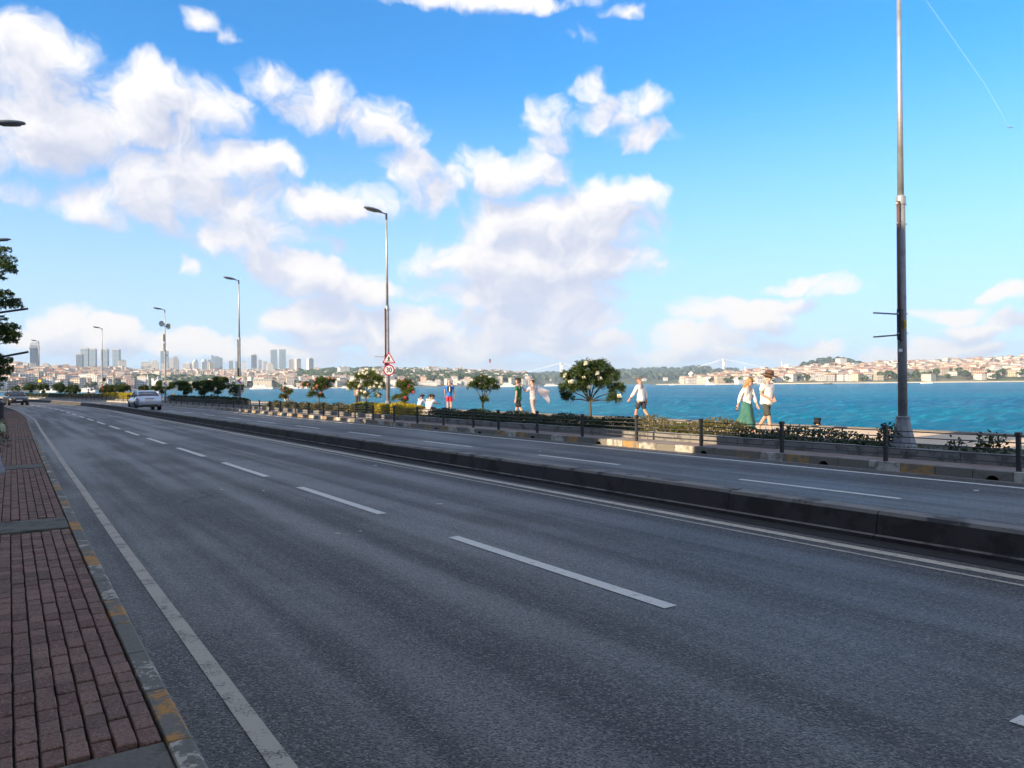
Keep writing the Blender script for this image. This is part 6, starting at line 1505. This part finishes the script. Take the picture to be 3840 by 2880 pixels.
# man with the cap
P_, T = pos(2405, 19.6)
def cap(k):
    k['lathe']('cap', [(0.108, 0.13), (0.115, 0.15), (0.108, 0.20), (0.07, 0.238), (0.001, 0.248)], cloth('cap', (0.10, 0.10, 0.11), .4), 0.95, 1.05)
    c_ = k['hd'](V3((0, 0.13, 0.148))); k['put']('cap_peak', MB().box(c_, (0.16, 0.13, 0.012)).mesh('cap_peak'), cloth('cap', (0.10, 0.10, 0.11)))
person(P_, heading(T) + 0.25, 'man in a cap, loose white shirt and navy shorts walking away', 1.76, arms=((-14, 12, 12), (22, 12, 18)), legs=((-14, 22), (20, 6)), lean=3, head=(25, 4), top=white, short=False, bottom=navy, blen=0.92, hair='rim', hairm=(0.35, 0.33, 0.30), extra=cap)
# man in green
P_, T = pos(1940, 18.6)
person(P_, heading(T) + 0.5, 'man in a green t-shirt and black shorts walking to the left', 1.76, arms=((8, 8, 14), (-8, 8, 18)), legs=((18, 6), (-16, 22)), lean=1, head=(28, -4), top=green, bottom=blk, blen=0.98, skinm=m_skin2, hair='short')
# woman with the shawl
P_, T = pos(2004, 19.2)
def shawl(k):
    rows = []; n_ = 14
    for j in range(9):
        f_ = j / 8; row = []
        for i in range(n_):
            g_ = i / (n_ - 1); x = .20 + f_ * .62; z = 1.48 - f_ * .22 - g_ * (.30 + .30 * f_); y = -0.10 - .10 * f_ + .045 * math.sin(g_ * 8 + f_ * 5) * f_
            row.append(V3((x, y, z)))
        rows.append(row)
    vs = [p_ for r_ in rows for p_ in r_]; fs = [(j * n_ + i, j * n_ + i + 1, (j + 1) * n_ + i + 1, (j + 1) * n_ + i) for j in range(8) for i in range(n_ - 1)]
    vs2 = vs + [p_ + V3((0, 0.012, 0)) for p_ in vs]; m_ = len(vs); fs2 = fs + [tuple(q + m_ for q in reversed(f_)) for f_ in fs]
    me = MB().add(vs2, fs2).mesh('shawl', False); me.shade_smooth(); k['put']('shawl', me, cloth('shawl', (0.62, 0.58, 0.60)))
person(P_, heading(T) + 0.15, 'woman in grey trousers holding a pale shawl that blows behind her', 1.68, arms=((40, 10, 95), (45, 8, 90)), legs=((16, 6), (-12, 16)), lean=2, head=(15, 8), top=cloth('mauve', (0.46, 0.42, 0.46)), bottom=grey, blen=1.5, skinm=m_skin2, hair='bun', extra=shawl)
# backpacker
P_, T = pos(1688, 20.1)
def pack(k):
    ch = k['ch']; me = k['skin']({'a': (0.03, ch.y - .20, 1.27, .125), 'b': (0.03, ch.y - .21, 1.10, .13), 't': (0.03, ch.y - .18, 1.42, .085)}, [('a', 'b'), ('a', 't')]); bp_ = k['put']('backpack', me, blk)
    me = MB().box((0.07, ch.y - .345, 1.24), (.045, .02, .26)).mesh('stripe'); k['put']('backpack_stripe', me, white)
    for s_ in (-1, 1): me = MB().tube([(s_ * .11, ch.y - .12, 1.50), (s_ * .12, ch.y + .02, 1.53), (s_ * .12, ch.y + .16, 1.40), (s_ * .14, ch.y + .05, 1.12), (s_ * .12, ch.y - .14, 1.06)], .02, 6).mesh('strap'); k['put']('strap', me, blk)
person(P_, R(-4), 'bald man in a blue t-shirt and red shorts with a black backpack facing the sea', 1.78, arms=((2, 10, 8), (4, 10, 30)), legs=((2, 2), (-3, 3)), lean=0, top=blue, bottom=red, blen=0.85, skinm=m_skin2, hair=None, extra=pack)
# seated on the quay edge
for u, n, rz, tp_, hr, lb, dx in ((1568, 22.35, -0.75, lblue, 'short', 'seated man in a pale blue shirt bowing his head, left of three', 0), (1600, 22.45, -0.6, white, 'short', 'seated man in a white shirt in the middle of three', 0), (1614, 22.2, -0.7, white, 'short', 'seated man in a white shirt and dark trousers, right of three', 0)):
    P_, T = pos(u, n); person(P_, rz, lb, 1.74, arms=((40, 10, 50), (44, 10, 50)), legs=((84, 84), (78, 80)), lean=20, head=(-20, 30), sit=0.02, top=tp_, short=(u > 1600), bottom=dark, blen=1.5, hair=hr, fine=False)
P_, T = pos(1066, 19.4); person(P_, -0.5, 'man in a white shirt sitting on the ground beside the thin young oleander', 1.74, arms=((40, 10, 50), (44, 10, 50)), legs=((95, 100), (90, 95)), lean=22, head=(-15, 15), sit=0.0, top=white, bottom=dark, blen=1.5, hair='short', fine=False)
T = t_at(3061, 23.25); person(RP(23.25, T, -0.56), heading(T) - 1.3, 'person sitting below the quay edge with only the dark haired head showing', 1.74, arms=((40, 10, 50), (44, 10, 50)), legs=((84, 80), (80, 84)), lean=8, sit=0.02, top=dark, bottom=dark, blen=1.5, hair='short', hairm=(0.009, 0.008, 0.008), fine=False)
P_, T = pos(1340, 20.5); person(P_, -0.4, 'person in dark trousers standing behind the white oleander', 1.74, top=cloth('rose', (0.50, 0.36, 0.33)), bottom=dark, blen=1.5, hair='short', fine=False, legs=((4, 2), (-4, 2)), lean=0)
# small groups on benches in the distance
m_wood = pmat('bench_wood', (0.10, 0.07, 0.045), 0.8, var=0.3, vscale=6)
def bench(u, n, label):
    P_, T = pos(u, n); b_ = empty('bench', P_, heading(T)); tag(b_, label, 'bench', 'benches on the promenade')
    for k in range(3): MB().box((-.12 + .13 * k, 0, .44), (.11, 1.7, .035)).build('seat_slat', m_wood, b_)
    for k in range(2): MB().box((-.27 - .03 * k, 0, .62 + .16 * k), (.03, 1.7, .11)).build('back_slat', m_wood, b_)
    for y in (-.7, .7):
        MB().tube([(-.22, y, 0), (-.24, y, .45), (-.33, y, .86)], .022, 6).build('leg', m_black, b_); MB().tube([(.2, y, 0), (.2, y, .42)], .022, 6).build('leg', m_black, b_)
        MB().tube([(-.27, y, .62), (.0, y, .66), (.2, y, .62), (.2, y, .42)], .018, 6).build('armrest', m_black, b_)
    return P_, T
for ub, lb, ppl in ((660, 'dark bench with arched armrests right of the loudspeaker post', ()),
                    (565, 'bench with three people behind the silver car', ((548, dark, blk, 'person in a dark hat seated at the left of three behind the silver car'), (567, white, grey, 'person in white seated in the middle of three behind the silver car'), (588, white, red, 'person in a white top seated at the right of three behind the silver car'))),
                    (480, 'bench left of the silver car', ((472, white, grey, 'person in white seated left of the silver car'), (487, blk, dark, 'person in black seated just left of the silver car'))),
                    (388, 'bench behind the red oleander', ((384, blk, dark, 'dark clothed person seated beside the red oleander'), (396, dark, dark, 'second dark clothed person seated in front of the red oleander'))),
                    (337, 'bench left of the small chevron post', ((330, blk, dark, 'person in black on the bench left of the small chevron post'), (342, white, dark, 'person in white on the bench left of the small chevron post'))),
                    (38, 'bench behind the dark car', ((26, blk, dark, 'left of two dark figures above the dark car'), (51, blk, dark, 'right of two dark figures above the dark car')))):
    P_, T = bench(ub, 17.6, lb)
    for u, tp_, bt, pl_ in ppl:
        P_, T = pos(u, 17.55); person(P_, heading(T) - math.pi / 2 + rp.uniform(-.3, .3), pl_, 1.72, arms=((30, 10, 50), (30, 10, 50)), legs=((86, 84), (84, 86)), lean=4, sit=0.45, top=tp_, bottom=bt, blen=1.5, hair='short', fine=False)
P_, T = pos(262, 17.8); person(P_, heading(T), 'dark clothed person standing in front of the two touching oleanders', 1.72, top=blk, bottom=dark, blen=1.5, hair='short', fine=False, legs=((6, 2), (-6, 4)), lean=0)
bpy.data.scenes.remove(tmp)

# ================================================================== air
m_haze = bpy.data.materials.new('haze'); m_haze.use_nodes = True
ht = m_haze.node_tree; ht.nodes.clear(); ho = ht.nodes.new('ShaderNodeOutputMaterial'); hv = ht.nodes.new('ShaderNodeVolumePrincipled')
hv.inputs['Color'].default_value = (0.62, 0.80, 1.0, 1); hv.inputs['Density'].default_value = 0.0001; hv.inputs['Anisotropy'].default_value = 0.0
ht.links.new(hv.outputs[0], ho.inputs['Volume'])
hz = MB().box((0, 4300, 118), (19400, 10200, 244)).build('haze', m_haze); tag(hz, 'thin bluish sea haze over the strait', 'haze', kind='stuff')
scene.cycles.volume_max_steps = 64
# aircraft and its trail, high above the haze
q = at(3790, 478, 3200)
pl = empty('airplane', q, R(-15)); tag(pl, 'tiny airplane high in the sky at the far right', 'airplane')
m_pl = pmat('airplane_paint', (0.16, 0.15, 0.17), 0.4)
MB().tube([(-14, 0, 0), (-11, 0, 0.2), (6, 0, 0), (11, 0, -0.4), (13.5, 0, -0.6)], [0.4, 1.3, 1.6, 1.2, 0.3], 10).build('fuselage', m_pl, pl)
for sy in (-1, 1): MB().prism([(3, 0), (-1, 0), (-6, 13 * sy), (-4, 13 * sy)], 0.35).build('wing', m_pl, pl)
MB().prism([(-10, 0), (-14, 0), (-15, 5), (-13, 5)], 0.4, Matrix.Rotation(R(90), 4, 'X')).build('tail_fin', m_pl, pl)
m_tr = bpy.data.materials.new('vapour'); m_tr.use_nodes = True; b = NB(m_tr.node_tree); p = m_tr.node_tree.nodes['Principled BSDF']
p.inputs['Base Color'].default_value = (0.9, 0.88, 0.9, 1); p.inputs['Roughness'].default_value = 1; p.inputs['Alpha'].default_value = 0.028
pts = [at(u, v, 3200 + (3790 - u) * 2) for u, v in ((3782, 470), (3745, 405), (3690, 310), (3620, 210), (3540, 95), (3466, -10), (3380, -130))]
o = MB().tube(pts, [0.6, 2, 2.4, 2.8, 3.0, 3.2, 3.4], 8).build('vapour_trail', m_tr); tag(o, 'faint vapour trail running up from the airplane', 'vapour trail')
